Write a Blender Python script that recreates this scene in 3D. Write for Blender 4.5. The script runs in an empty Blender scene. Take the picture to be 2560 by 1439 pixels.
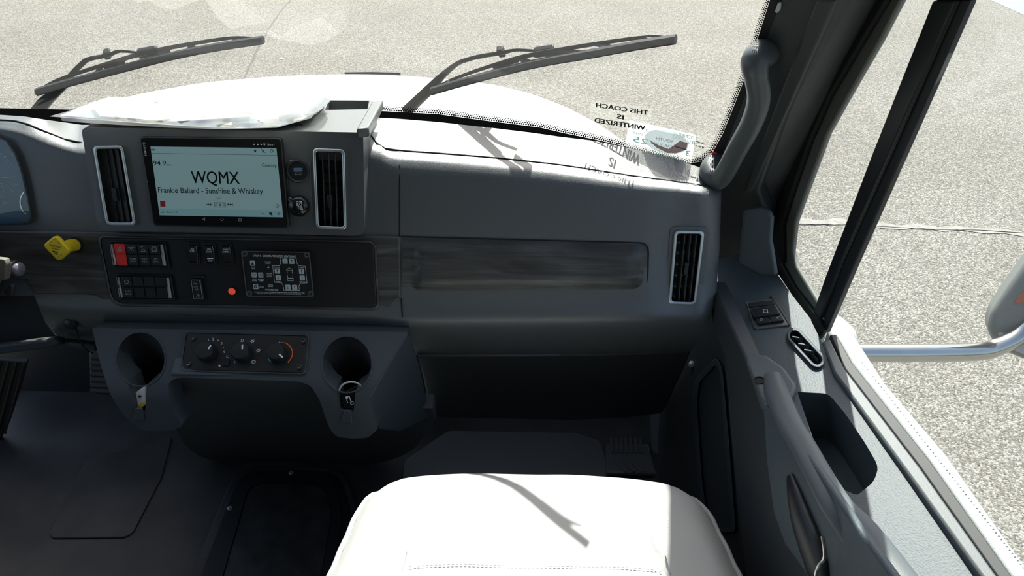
import bpy, bmesh, math, random
from mathutils import Vector, Matrix, noise
random.seed(7)
V = Vector
S = bpy.context.scene
C = S.collection
R = math.radians

# ------------------------------------------------------------ camera, light, exposure
FPX = 1750.0
TILT, ROLL = R(34), R(1.0)
CAM = V((0, 0, 1.40))
_f = V((0, math.cos(TILT), -math.sin(TILT)))
_d = V((0, -math.sin(TILT), -math.cos(TILT)))
_x = V((1, 0, 0))
RGT = _x * math.cos(ROLL) - _d * math.sin(ROLL)
DWN = _x * math.sin(ROLL) + _d * math.cos(ROLL)
cd = bpy.data.cameras.new('camera'); cam = bpy.data.objects.new('camera', cd); C.objects.link(cam)
m = Matrix((RGT, -DWN, -_f)).transposed().to_4x4(); m.translation = CAM
cam.matrix_world = m
cd.sensor_width = 36; cd.lens = FPX / 2560 * 36; cd.clip_start = .02; cd.clip_end = 200
S.camera = cam
S.view_settings.view_transform = 'Standard'; S.view_settings.look = 'None'
S.view_settings.gamma = 1; S.view_settings.use_curve_mapping = False
S.view_settings.exposure = 0.95
SUN_TO = V((.215, .80, 1.0)).normalized()
w = bpy.data.worlds.new('world'); S.world = w; w.use_nodes = True
nt = w.node_tree; nt.nodes.clear()
sky = nt.nodes.new('ShaderNodeTexSky'); sky.sky_type = 'NISHITA'; sky.sun_disc = False
sky.sun_elevation = math.asin(SUN_TO.z); sky.sun_rotation = math.atan2(SUN_TO.x, SUN_TO.y)
sky.air_density = 1.0; sky.dust_density = 3.5; sky.ozone_density = .6
bg = nt.nodes.new('ShaderNodeBackground'); bg.inputs['Strength'].default_value = .16
wo = nt.nodes.new('ShaderNodeOutputWorld')
nt.links.new(sky.outputs[0], bg.inputs[0]); nt.links.new(bg.outputs[0], wo.inputs[0])
sd = bpy.data.lights.new('sun', 'SUN'); sd.energy = 7.0; sd.angle = R(.55); sd.color = (1, .96, .90)
so = bpy.data.objects.new('sun', sd); C.objects.link(so); so.location = SUN_TO * 20
so.rotation_euler = SUN_TO.to_track_quat('Z', 'Y').to_euler()

# ------------------------------------------------------------ pixel -> place
def ray(px, py):
    return _f + RGT * ((px - 1280) / FPX) + DWN * ((py - 719.5) / FPX)

class Pl:
    """a real plane in the cab; calling it puts a photo pixel on it"""
    def __init__(s, p, n): s.p = V(p); s.n = V(n).normalized()
    def __call__(s, px, py, off=0.0):
        d = ray(px, py); p = s.p + s.n * off
        return CAM + d * ((p - CAM).dot(s.n) / d.dot(s.n))
    def up(s, o): return Pl(s.p + s.n * o, s.n)

def at_y(px, py, y):
    d = ray(px, py); return CAM + d * (y / d.y)
def at_x(px, py, x):
    d = ray(px, py); return CAM + d * (x / d.x)
def at_z(px, py, z):
    d = ray(px, py); return CAM + d * ((z - CAM.z) / d.z)
def plane3(a, b, c, face=None):
    n = (b - a).cross(c - a).normalized()
    if (CAM - a).dot(n) < 0: n = -n
    return Pl(a, n)

FT = R(17)
FACE = Pl(CAM + ray(535, 450) * 1.16, (0, -math.cos(FT), math.sin(FT)))
RAKE = math.tan(R(32))
def ws_y(x, z): return 1.34 - .25 * (x + .5) ** 2 - (z - .9) * RAKE
WSN = V((0, math.cos(R(32)), math.sin(R(32))))
def on_ws(px, py, off=0.0):
    d = ray(px, py); lo, hi = .3, 3.0
    for _ in range(40):
        t = (lo + hi) / 2; p = CAM + d * t
        if p.y - off / math.cos(R(32)) < ws_y(p.x, p.z): lo = t
        else: hi = t
    return CAM + d * lo
class WS:
    def __init__(s, off=0): s.off = off; s.n = -WSN
    def __call__(s, px, py, off=0.0): return on_ws(px, py, s.off - off)

# ------------------------------------------------------------ materials
MATS = {}
def mat(name, col, rough=.5, metal=0, spec=.5, bump=0, bscale=300, var=0, vscale=8, emit=0, coat=0, sheen=0, trans=0):
    if name in MATS: return MATS[name]
    mt = bpy.data.materials.new(name); mt.use_nodes = True; MATS[name] = mt
    n, l = mt.node_tree.nodes, mt.node_tree.links
    b = n['Principled BSDF']
    b.inputs['Base Color'].default_value = (*col, 1); b.inputs['Roughness'].default_value = rough
    b.inputs['Metallic'].default_value = metal; b.inputs['Specular IOR Level'].default_value = spec
    b.inputs['Coat Weight'].default_value = coat
    if emit: b.inputs['Base Color'].default_value = (*[c * .3 for c in col], 1); b.inputs['Emission Color'].default_value = (*col, 1); b.inputs['Emission Strength'].default_value = emit
    if var or bump: tc = n.new('ShaderNodeTexCoord')
    if var:
        nz = n.new('ShaderNodeTexNoise'); nz.inputs['Scale'].default_value = vscale; nz.inputs['Detail'].default_value = 6
        l.new(tc.outputs['Object'], nz.inputs['Vector'])
        cr = n.new('ShaderNodeValToRGB')
        cr.color_ramp.elements[0].position = .3; cr.color_ramp.elements[1].position = .7
        cr.color_ramp.elements[0].color = tuple(c * (1 - var) for c in col) + (1,)
        cr.color_ramp.elements[1].color = tuple(min(1, c * (1 + var)) for c in col) + (1,)
        l.new(nz.outputs[0], cr.inputs[0]); l.new(cr.outputs[0], b.inputs['Base Color'])
    if bump:
        n2 = n.new('ShaderNodeTexNoise'); n2.inputs['Scale'].default_value = bscale; n2.inputs['Detail'].default_value = 2
        l.new(tc.outputs['Object'], n2.inputs['Vector'])
        bp = n.new('ShaderNodeBump'); bp.inputs['Strength'].default_value = bump; bp.inputs['Distance'].default_value = .001
        l.new(n2.outputs[0], bp.inputs['Height']); l.new(bp.outputs[0], b.inputs['Normal'])
    return mt

DASH = mat('charcoal_dash_plastic', (.082, .092, .096), .44, spec=1.0, bump=.3, bscale=700)
DASH2 = mat('charcoal_bezel_plastic', (.072, .079, .082), .44, spec=.9, bump=.2, bscale=900)
DARK = mat('dark_lower_plastic', (.034, .038, .040), .55, bump=.3, bscale=700)
CONS = mat('console_plastic', (.046, .056, .063), .5, bump=.3, bscale=800)
CBASE = mat('console_plastic_lightened', (.075, .086, .092), .5, bump=.3, bscale=800)  # console plastic in a lighter copy, offsetting the weak light on the base
DOORP = mat('door_grained_plastic', (.066, .086, .096), .52, spec=.35, bump=.5, bscale=420)
DOORH = mat('door_handle_plastic', (.088, .102, .105), .5, bump=.15, bscale=800)
PILL = mat('pillar_plastic', (.040, .044, .046), .5, bump=.15, bscale=900)
GRABM = mat('grab_handle_plastic', (.085, .094, .097), .42, bump=.1, bscale=900)
BLK = mat('black_plastic', (.012, .013, .014), .42)
BLKM = mat('black_matte', (.008, .008, .009), .75)
GLOSS = mat('black_gloss', (.010, .010, .011), .12)
SEAM = mat('seam_shadow_gap', (.006, .006, .007), .9)
RUB = mat('black_rubber', (.012, .014, .015), .6)
WRUB = mat('wiper_rubber', (.007, .011, .012), .6, spec=.25)
SILV = mat('satin_silver', (.55, .62, .64), .32, metal=.75)
CHROME = mat('chrome', (.42, .43, .41), .18, metal=1)
BRIGHT = mat('bright_trim', (.72, .72, .66), .25, metal=.25)
STEEL = mat('zinc_screw', (.55, .57, .57), .35, metal=.35)
FLOOR = mat('rubber_floor', (.046, .047, .046), .55, var=.5, vscale=5, bump=.3, bscale=300)
HATCH = mat('hatch_lid_rubber', (.033, .034, .033), .5, var=.6, vscale=22, bump=.3, bscale=300)
SEATM = mat('light_grey_vinyl', (.37, .378, .374), .5, bump=.25, bscale=900)
STITCH = mat('grey_thread', (.45, .44, .47), .8)
DSEAT = mat('black_leather', (.012, .015, .018), .5, bump=.3, bscale=500)
PAPER = mat('white_paper', (.82, .82, .82), .8)
WHITE = mat('white_print', (.85, .90, .90), .7)
GREYP = mat('grey_print', (.42, .46, .47), .7)
LGRN = mat('pale_button_print', (.52, .62, .61), .6)
CYAN = mat('cyan_print', (.10, .62, .95), .6)
ORNG = mat('orange_print', (.95, .17, .03), .6)
REDM = mat('red_plastic', (.92, .035, .028), .45)
LAMP = mat('red_indicator_lens', (.9, .10, .04), .3, emit=.25)
YEL = mat('yellow_plastic', (.72, .52, .015), .42)
INK = mat('black_print', (.012, .012, .014), .7)
CLUST = mat('instrument_face', (.032, .085, .135), .35, var=.5, vscale=9)
PAINT = mat('silver_white_paint', (.43, .455, .455), .25, coat=.6)
HEAD = mat('headliner_fabric', (.30, .29, .27), .9)
BACK = mat('beige_cabin_wall', (.34, .31, .27), .8)
OLIVE = mat('door_frame_grey', (.16, .17, .15), .4)
SILL = mat('outer_sill_grey', (.42, .45, .45), .45, bump=.4, bscale=500)
MIRH = mat('mirror_housing', (.16, .18, .175), .35)
MIRM = mat('mirror_mount', (.40, .44, .44), .45)
SCREEN = mat('screen_background', (.092, .150, .158), .6, spec=.1, emit=.55)
SCR2 = mat('screen_bar', (.070, .135, .147), .6, spec=.1, emit=.55)
SINK = mat('screen_text', (.010, .016, .018), .8, spec=.1)
PEDAL = mat('pedal_rubber', (.035, .037, .035), .55)
BLUE = mat('usb_blue', (.03, .17, .55), .4)
FOOT = mat('footrest_grey', (.105, .110, .112), .5, bump=.25, bscale=500)

def glass(name, tint, haze, refl=1.0):
    mt = bpy.data.materials.new(name); mt.use_nodes = True
    n, l = mt.node_tree.nodes, mt.node_tree.links; n.clear()
    o = n.new('ShaderNodeOutputMaterial'); t = n.new('ShaderNodeBsdfTransparent'); g = n.new('ShaderNodeBsdfGlossy')
    t.inputs[0].default_value = (*tint, 1); g.inputs['Roughness'].default_value = .02
    lw = n.new('ShaderNodeLayerWeight'); lw.inputs[0].default_value = .5          # facing is the same from both sides of the pane
    pw5 = n.new('ShaderNodeMath'); pw5.operation = 'POWER'; pw5.inputs[1].default_value = 5
    mu = n.new('ShaderNodeMath'); mu.operation = 'MULTIPLY_ADD'; mu.inputs[1].default_value = .9; mu.inputs[2].default_value = .045 * refl
    mx = n.new('ShaderNodeMixShader'); l.new(lw.outputs['Facing'], pw5.inputs[0]); l.new(pw5.outputs[0], mu.inputs[0]); l.new(mu.outputs[0], mx.inputs[0])
    l.new(t.outputs[0], mx.inputs[1]); l.new(g.outputs[0], mx.inputs[2])
    df = n.new('ShaderNodeBsdfTranslucent'); df.inputs[0].default_value = (.9, .9, .85, 1)
    m2 = n.new('ShaderNodeMixShader'); m2.inputs[0].default_value = haze
    l.new(mx.outputs[0], m2.inputs[1]); l.new(df.outputs[0], m2.inputs[2]); l.new(m2.outputs[0], o.inputs[0])
    return mt
GLASS = glass('windshield_glass', (.90, .94, .91), .012, 1.2)
SGLASS = glass('door_glass', (.90, .95, .93), .02)
LENS = glass('cluster_lens', (.92, .95, .96), .01)
BAG = glass('clear_plastic_bag', (.93, .94, .94), .25, 3.0)
FILM = glass('clear_label_film', (.95, .97, .96), .035, .6)

def translucent(name, col, k=.75, clear=0):
    mt = bpy.data.materials.new(name); mt.use_nodes = True
    n, l = mt.node_tree.nodes, mt.node_tree.links; n.clear()
    o = n.new('ShaderNodeOutputMaterial'); d = n.new('ShaderNodeBsdfDiffuse'); t = n.new('ShaderNodeBsdfTranslucent'); m_ = n.new('ShaderNodeMixShader')
    d.inputs[0].default_value = t.inputs[0].default_value = (*col, 1); m_.inputs[0].default_value = k
    tr = n.new('ShaderNodeBsdfTransparent'); m3 = n.new('ShaderNodeMixShader'); m3.inputs[0].default_value = clear
    l.new(d.outputs[0], m_.inputs[1]); l.new(t.outputs[0], m_.inputs[2]); l.new(m_.outputs[0], m3.inputs[1]); l.new(tr.outputs[0], m3.inputs[2]); l.new(m3.outputs[0], o.inputs[0]); return mt
STPAPER = translucent('backlit_sticker_paper', (.42, .44, .425), .75, .3)
OVALM = translucent('oval_decal_blue', (.17, .225, .26), .75, .25); OVALR = translucent('oval_decal_red', (.21, .14, .15)); TEAL = translucent('teal_print', (.08, .17, .16)); PALED = translucent('pale_decal_print', (.24, .29, .31))
def wood():
    mt = bpy.data.materials.new('grey_wood_trim'); mt.use_nodes = True
    n, l = mt.node_tree.nodes, mt.node_tree.links; b = n['Principled BSDF']
    tc = n.new('ShaderNodeTexCoord'); mp = n.new('ShaderNodeMapping'); mp.inputs['Scale'].default_value = (1.6, 14, 14)
    l.new(tc.outputs['Object'], mp.inputs[0])
    n1 = n.new('ShaderNodeTexNoise'); n1.inputs['Scale'].default_value = 2.2; n1.inputs['Detail'].default_value = 8; n1.inputs['Distortion'].default_value = 1.6
    l.new(mp.outputs[0], n1.inputs[0])
    mp2 = n.new('ShaderNodeMapping'); mp2.inputs['Scale'].default_value = (6, 260, 260); l.new(tc.outputs['Object'], mp2.inputs[0])
    n2 = n.new('ShaderNodeTexNoise'); n2.inputs['Scale'].default_value = 2; n2.inputs['Detail'].default_value = 4; l.new(mp2.outputs[0], n2.inputs[0])
    cr = n.new('ShaderNodeValToRGB'); e = cr.color_ramp.elements
    e[0].position = .36; e[0].color = (.034, .034, .033, 1); e[1].position = .64; e[1].color = (.120, .122, .120, 1)
    k = cr.color_ramp.elements.new(.50); k.color = (.066, .066, .064, 1)
    mx = n.new('ShaderNodeMath'); mx.operation = 'MULTIPLY_ADD'; mx.inputs[1].default_value = .26
    l.new(n2.outputs[0], mx.inputs[0])
    ad = n.new('ShaderNodeMath'); ad.operation = 'MULTIPLY'; ad.inputs[1].default_value = .75; l.new(n1.outputs[0], ad.inputs[0])
    l.new(ad.outputs[0], mx.inputs[2]); l.new(mx.outputs[0], cr.inputs[0]); l.new(cr.outputs[0], b.inputs['Base Color'])
    b.inputs['Roughness'].default_value = .38
    bp = n.new('ShaderNodeBump'); bp.inputs['Strength'].default_value = .25; bp.inputs['Distance'].default_value = .0006
    l.new(n2.outputs[0], bp.inputs['Height']); l.new(bp.outputs[0], b.inputs['Normal'])
    return mt
WOOD = wood()

def asphalt():
    mt = bpy.data.materials.new('worn_asphalt'); mt.use_nodes = True
    n, l = mt.node_tree.nodes, mt.node_tree.links; b = n['Principled BSDF']
    tc = n.new('ShaderNodeTexCoord')
    v = n.new('ShaderNodeTexVoronoi'); v.inputs['Scale'].default_value = 105; l.new(tc.outputs['Object'], v.inputs['Vector'])
    n1 = n.new('ShaderNodeTexNoise'); n1.inputs['Scale'].default_value = .7; n1.inputs['Detail'].default_value = 4; l.new(tc.outputs['Object'], n1.inputs[0])
    n2 = n.new('ShaderNodeTexNoise'); n2.inputs['Scale'].default_value = 130; n2.inputs['Detail'].default_value = 3; l.new(tc.outputs['Object'], n2.inputs[0])
    sp = n.new('ShaderNodeSeparateColor'); l.new(v.outputs['Color'], sp.inputs[0])
    cr = n.new('ShaderNodeValToRGB'); e = cr.color_ramp.elements
    e[0].position = 0; e[0].color = (.10, .095, .083, 1); e[1].position = 1; e[1].color = (.305, .296, .272, 1)
    k = e.new(.55); k.color = (.174, .168, .151, 1)
    l.new(sp.outputs[0], cr.inputs[0])
    c2 = n.new('ShaderNodeValToRGB'); c2.color_ramp.elements[0].position = .36; c2.color_ramp.elements[1].position = .52
    c2.color_ramp.elements[0].color = (.5, .49, .47, 1); c2.color_ramp.elements[1].color = (1, 1, 1, 1); l.new(n2.outputs[0], c2.inputs[0])
    c3 = n.new('ShaderNodeValToRGB'); c3.color_ramp.elements[0].position = .3; c3.color_ramp.elements[1].position = .7
    c3.color_ramp.elements[0].color = (.86, .85, .83, 1); c3.color_ramp.elements[1].color = (1, 1, 1, 1); l.new(n1.outputs[0], c3.inputs[0])
    m1 = n.new('ShaderNodeMixRGB'); m1.blend_type = 'MULTIPLY'; m1.inputs[0].default_value = 1
    m2 = n.new('ShaderNodeMixRGB'); m2.blend_type = 'MULTIPLY'; m2.inputs[0].default_value = 1
    l.new(cr.outputs[0], m1.inputs[1]); l.new(c2.outputs[0], m1.inputs[2]); l.new(m1.outputs[0], m2.inputs[1]); l.new(c3.outputs[0], m2.inputs[2])
    l.new(m2.outputs[0], b.inputs['Base Color']); b.inputs['Roughness'].default_value = .85; b.inputs['Specular IOR Level'].default_value = .15
    bp = n.new('ShaderNodeBump'); bp.inputs['Strength'].default_value = .8; bp.inputs['Distance'].default_value = .006
    l.new(v.outputs['Distance'], bp.inputs['Height']); bp.invert = True; l.new(bp.outputs[0], b.inputs['Normal'])
    return mt
ASPH = asphalt()

# ------------------------------------------------------------ builders
def tag(o, label=None, cat=None, group=None, kind=None):
    if label: o['label'] = label
    if cat: o['category'] = cat
    if group: o['group'] = group
    if kind: o['kind'] = kind
    return o
def wloc(o):
    p = V((0, 0, 0))
    while o: p += o.location; o = o.parent
    return p
def thing(name, label, cat, loc, group=None, kind=None):
    o = bpy.data.objects.new(name, None); C.objects.link(o); o.empty_display_size = .02
    o.location = V(loc); return tag(o, label, cat, group, kind)
def obj(name, verts, faces, material, parent=None, bevel=0, seg=2, smooth=38, recalc=True, sub=0):
    verts = [V(p) for p in verts]
    lo = V([min(p[i] for p in verts) for i in range(3)]); hi = V([max(p[i] for p in verts) for i in range(3)])
    c = (lo + hi) / 2
    me = bpy.data.meshes.new(name); me.from_pydata([p - c for p in verts], [], faces)
    if recalc:
        bm = bmesh.new(); bm.from_mesh(me)
        bmesh.ops.recalc_face_normals(bm, faces=bm.faces); bm.to_mesh(me); bm.free()
    me.materials.append(material)
    me.polygons.foreach_set('use_smooth', [True] * len(me.polygons))
    me.set_sharp_from_angle(angle=R(smooth))
    o = bpy.data.objects.new(name, me); C.objects.link(o)
    o.parent = parent; o.location = c - (wloc(parent) if parent else V((0, 0, 0)))
    if bevel:
        b = o.modifiers.new('bevel', 'BEVEL'); b.width = bevel; b.segments = seg; b.limit_method = 'ANGLE'; b.angle_limit = R(42)
        b.harden_normals = False
    if sub:
        s = o.modifiers.new('sub', 'SUBSURF'); s.levels = s.render_levels = sub
    return o

def rpoly(pts, r, n=5):
    """round the corners of a px polygon; r a number or one per corner"""
    out = []; N = len(pts)
    for i in range(N):
        p, a, b = V(pts[i]), V(pts[i - 1]), V(pts[(i + 1) % N])
        ri = r[i] if isinstance(r, (list, tuple)) else r
        if ri <= 0: out.append(tuple(p)); continue
        u, w2 = (a - p), (b - p); lu, lw = u.length, w2.length
        k = min(ri, lu * .48, lw * .48); q0 = p + u / lu * k; q1 = p + w2 / lw * k
        for j in range(n + 1):
            t = j / n; out.append(tuple(q0 * (1 - t) ** 2 + p * 2 * t * (1 - t) + q1 * t * t))
    return out
def circ(cx, cy, r, ry=None, n=24, rot=0, a0=0, a1=360):
    ry = ry or r; full = abs(a1 - a0) >= 360; k = n if full else n + 1
    o = []
    for i in range(k):
        a = R(a0 + (a1 - a0) * i / n); x, y = r * math.cos(a), ry * math.sin(a)
        o.append((cx + x * math.cos(rot) - y * math.sin(rot), cy + x * math.sin(rot) + y * math.cos(rot)))
    return o
def inside(p, poly):
    s = 0
    for i in range(len(poly)):
        a, b = poly[i], poly[(i + 1) % len(poly)]
        cr = (b[0] - a[0]) * (p[1] - a[1]) - (b[1] - a[1]) * (p[0] - a[0])
        if abs(cr) < 1e-9: continue
        if s == 0: s = 1 if cr > 0 else -1
        elif (cr > 0) != (s > 0): return False
    return True

def px_mesh(poly, grid=None, holes=(), xs=(), ys=()):
    bm = bmesh.new(); vs = [bm.verts.new((p[0], p[1], 0)) for p in poly]; bm.faces.new(vs).normal_update()
    cuts = []
    x0, x1 = min(p[0] for p in poly), max(p[0] for p in poly); y0, y1 = min(p[1] for p in poly), max(p[1] for p in poly)
    if grid:
        gx, gy = grid
        if gx: cuts += [((x0 + (x1 - x0) * i / gx, 0, 0), (1, 0, 0)) for i in range(1, gx)]
        if gy: cuts += [((0, y0 + (y1 - y0) * i / gy, 0), (0, 1, 0)) for i in range(1, gy)]
    cuts += [((x, 0, 0), (1, 0, 0)) for x in xs] + [((0, y, 0), (0, 1, 0)) for y in ys]
    for h in holes:
        for i in range(len(h)):
            a, b = h[i], h[(i + 1) % len(h)]
            cuts.append(((a[0], a[1], 0), (-(b[1] - a[1]), b[0] - a[0], 0)))
    if cuts: bmesh.ops.triangulate(bm, faces=bm.faces[:])
    for co, no in cuts:
        bmesh.ops.bisect_plane(bm, geom=bm.verts[:] + bm.edges[:] + bm.faces[:], plane_co=co, plane_no=V(no).normalized(), dist=1e-4)
    for h in holes:
        kill = [f for f in bm.faces if inside(f.calc_center_median(), h)]
        bmesh.ops.delete(bm, geom=kill, context='FACES')
    bm.verts.ensure_lookup_table(); bm.verts.index_update()
    v2 = [(v.co.x, v.co.y) for v in bm.verts]
    fs = [[v.index for v in f.verts] for f in bm.faces]
    bd = [tuple(v.index for v in e.verts) for e in bm.edges if len(e.link_faces) == 1]
    bm.free(); return v2, fs, bd

def sheet(name, poly, fn, thick, material, parent=None, back=None, grid=None, holes=(), bevel=.0015, seg=2, smooth=38, xs=(), ys=(), lift=0):
    v2, fs, bd = px_mesh(poly, grid, holes, xs, ys)
    f3 = [fn(x, y, lift) if lift else fn(x, y) for x, y in v2]
    if thick:
        bk = (-fn.n if back is None else V(back).normalized()) * thick
        n = len(f3); vs = f3 + [p + bk for p in f3]
        faces = fs + [[i + n for i in reversed(f)] for f in fs] + [[a, b, b + n, a + n] for a, b in bd]
    else: vs, faces = f3, fs
    return obj(name, vs, faces, material, parent, bevel, seg, smooth)

def lerp(a, b, t): return (a[0] + (b[0] - a[0]) * t, a[1] + (b[1] - a[1]) * t)
def quad(q, s, t): return lerp(lerp(q[0], q[1], s), lerp(q[3], q[2], s), t)   # q: TL TR BR BL
def qrect(q, s0, t0, s1, t1): return [quad(q, s0, t0), quad(q, s1, t0), quad(q, s1, t1), quad(q, s0, t1)]
def qin(q, d):
    c = quad(q, .5, .5); w_, h_ = abs(q[1][0] - q[0][0]), abs(q[3][1] - q[0][1])
    return qrect(q, d / w_, d / h_, 1 - d / w_, 1 - d / h_)

def ring(name, outer, inner, fn, h, material, parent, bevel=.0012, lift=0, seg=2):
    n = len(outer)
    vs = [fn(*p, lift + h) for p in outer] + [fn(*p, lift + h) for p in inner] + [fn(*p, lift) for p in outer] + [fn(*p, lift) for p in inner]
    fs = []
    for i in range(n):
        j = (i + 1) % n
        fs += [[i, j, n + j, n + i], [2 * n + i, 2 * n + j, j, i], [n + i, n + j, 3 * n + j, 3 * n + i], [3 * n + i, 3 * n + j, 2 * n + j, 2 * n + i]]
    return obj(name, vs, fs, material, parent, bevel, seg)

def box(p0, p1, wv, dv):
    a, b, w_, d_ = V(p0), V(p1), V(wv), V(dv)
    vs = [a - w_ - d_, a + w_ - d_, a + w_ + d_, a - w_ + d_, b - w_ - d_, b + w_ - d_, b + w_ + d_, b - w_ + d_]
    return vs, [[0, 1, 2, 3], [7, 6, 5, 4], [0, 4, 5, 1], [1, 5, 6, 2], [2, 6, 7, 3], [3, 7, 4, 0]]
def aabb(lo, hi):
    (a, b, c), (d, e, f) = lo, hi
    return [(a, b, c), (d, b, c), (d, e, c), (a, e, c), (a, b, f), (d, b, f), (d, e, f), (a, e, f)], [[0, 1, 2, 3], [7, 6, 5, 4], [0, 4, 5, 1], [1, 5, 6, 2], [2, 6, 7, 3], [3, 7, 4, 0]]
def join(*ms):
    vs, fs = [], []
    for v, f in ms:
        n = len(vs); vs += list(v); fs += [[i + n for i in q] for q in f]
    return vs, fs
def spline(pts, n=8):
    """Catmull-Rom through the points"""
    P = [V(p) for p in pts]; out = []
    for i in range(len(P) - 1):
        a, b, c, d = P[max(i - 1, 0)], P[i], P[i + 1], P[min(i + 2, len(P) - 1)]
        for j in range(n):
            t = j / n
            out.append(.5 * ((2 * b) + (c - a) * t + (2 * a - 5 * b + 4 * c - d) * t * t + (3 * b - a - 3 * c + d) * t ** 3))
    out.append(P[-1]); return out
def tube(pts, rad, n=12, flat=1.0, up=None, cap=True):
    """rad: number or list; flat squashes along 'up'"""
    P = [V(p) for p in pts]; N = len(P); vs, fs = [], []
    u = None
    for i in range(N):
        t = (P[min(i + 1, N - 1)] - P[max(i - 1, 0)]).normalized()
        if up is not None: u = V(up)
        elif u is None: u = V((0, 0, 1)) if abs(t.z) < .9 else V((1, 0, 0))
        u = (u - t * u.dot(t)).normalized(); s = t.cross(u)
        r = rad[i] if isinstance(rad, (list, tuple)) else rad
        for k in range(n):
            a = 2 * math.pi * k / n
            vs.append(P[i] + s * (r * math.cos(a)) + u * (r * flat * math.sin(a)))
    for i in range(N - 1):
        for k in range(n):
            fs.append([i * n + k, i * n + (k + 1) % n, (i + 1) * n + (k + 1) % n, (i + 1) * n + k])
    if cap: fs += [list(range(n)), list(range((N - 1) * n, N * n))]
    return vs, fs
def resample(vals, n):
    out = []
    m_ = len(vals) - 1
    for i in range(n):
        t = i / (n - 1) * m_; k = min(int(t), m_ - 1); out.append(vals[k] + (vals[k + 1] - vals[k]) * (t - k))
    return out
def lathe(c, ax, prof, n=24):
    """prof: (radius, height) pairs along ax"""
    ax = V(ax).normalized(); u = ax.orthogonal().normalized(); w_ = ax.cross(u); vs, fs = [], []
    for r, h in prof:
        for k in range(n):
            a = 2 * math.pi * k / n; vs.append(V(c) + ax * h + (u * math.cos(a) + w_ * math.sin(a)) * r)
    for i in range(len(prof) - 1):
        for k in range(n): fs.append([i * n + k, i * n + (k + 1) % n, (i + 1) * n + (k + 1) % n, (i + 1) * n + k])
    fs += [list(range(n)), list(range((len(prof) - 1) * n, len(prof) * n))]
    return vs, fs

_fonts = {}
def font_polys(s):
    if s not in _fonts:
        c = bpy.data.curves.new('t', 'FONT'); c.body = s; c.resolution_u = 3; c.offset = 0 if s == 'WQMX' else .006
        o = bpy.data.objects.new('t', c); me = o.to_mesh()
        vs = [tuple(v.co[:2]) for v in me.vertices]; fs = [list(p.vertices) for p in me.polygons]
        o.to_mesh_clear(); bpy.data.objects.remove(o); bpy.data.curves.remove(c); _fonts[s] = (vs, fs)
    return _fonts[s]
class Ink:
    """flat print collected into one mesh on a surface"""
    def __init__(s, fn, lift=.0006): s.fn = fn; s.l = lift; s.v = []; s.f = []
    def poly(s, pts, l=0):
        n = len(s.v); s.v += [s.fn(*p, s.l + l) for p in pts]; s.f.append(list(range(n, n + len(pts)))); return s
    def line(s, pts, wd, closed=False):
        P = [V(p) for p in pts]
        if closed: P.append(P[0])
        for a, b in zip(P, P[1:]):
            d = (b - a)
            if d.length < 1e-6: continue
            d.normalize(); nn = V((-d.y, d.x)) * wd / 2; e = d * wd * .35
            s.poly([tuple(a - e + nn), tuple(b + e + nn), tuple(b + e - nn), tuple(a - e - nn)])
        return s
    def text(s, t, cx, cy, h, xv=(1, .01), uv=None, width=None, align='c', mirror=False, bold=0):
        vs, fs = font_polys(t)
        if not vs: return s
        x0, x1 = min(v[0] for v in vs), max(v[0] for v in vs); y1 = .70
        xv = V(xv).normalized(); uv = V(uv).normalized() if uv else V((xv.y, -xv.x))
        sy = h / y1; sx = (width / (x1 - x0)) if width else sy
        xm = {'c': (x0 + x1) / 2, 'l': x0, 'r': x1}[align]; n = len(s.v)
        for x, y in vs:
            a = (x - xm) * sx * (-1 if mirror else 1); b = (y - y1 / 2) * sy
            s.v.append(s.fn(cx + xv.x * a + uv.x * b, cy + xv.y * a + uv.y * b, s.l))
        s.f += [[i + n for i in f] for f in fs]; return s
    def build(s, name, material, parent): return obj(name, s.v, s.f, material, parent, recalc=False)

def interp(xs, ys, x):
    """monotone cubic"""
    n = len(xs)
    if x <= xs[0]: return ys[0]
    if x >= xs[-1]: return ys[-1]
    d = [(ys[i + 1] - ys[i]) / (xs[i + 1] - xs[i]) for i in range(n - 1)]
    mm = [d[0]] + [0 if d[i - 1] * d[i] <= 0 else 2 * d[i - 1] * d[i] / (d[i - 1] + d[i]) for i in range(1, n - 1)] + [d[-1]]
    for i in range(n - 1):
        if x <= xs[i + 1]:
            h = xs[i + 1] - xs[i]; t = (x - xs[i]) / h
            return ((2 * t ** 3 - 3 * t * t + 1) * ys[i] + (t ** 3 - 2 * t * t + t) * h * mm[i] + (-2 * t ** 3 + 3 * t * t) * ys[i + 1] + (t ** 3 - t * t) * h * mm[i + 1])
def sm(t): t = max(0, min(1, t)); return t * t * (3 - 2 * t)

# ============================================================ the setting
def struct(name, vf, material, label, parent=None, bevel=0, cat='structure'):
    o = obj(name, vf[0], vf[1], material, parent, bevel)
    if parent is None: tag(o, label, cat, kind='structure')
    return o
GZ = -1.0
struct('ground', aabb((-30, -12, GZ - .1), (30, 45, GZ)), ASPH, 'pale grey worn asphalt parking lot outside the windows', cat='ground')
struct('floor', aabb((-1.5, -1.8, -.03), (.50, 1.52, 0)), FLOOR, 'black rubber cab floor', cat='floor')
struct('wall_front', aabb((-1.5, 1.50, 0), (.50, 1.54, .62)), DARK, 'dark firewall in the footwell under the dashboard', cat='wall')
struct('ceiling', aabb((-1.5, -1.8, 1.74), (.56, .93, 1.78)), HEAD, 'pale headliner above the cab', cat='ceiling')
struct('wall_back', aabb((-1.5, -1.84, 0), (.56, -1.8, 1.74)), BACK, 'beige wall behind the cab seats', cat='wall')
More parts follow.
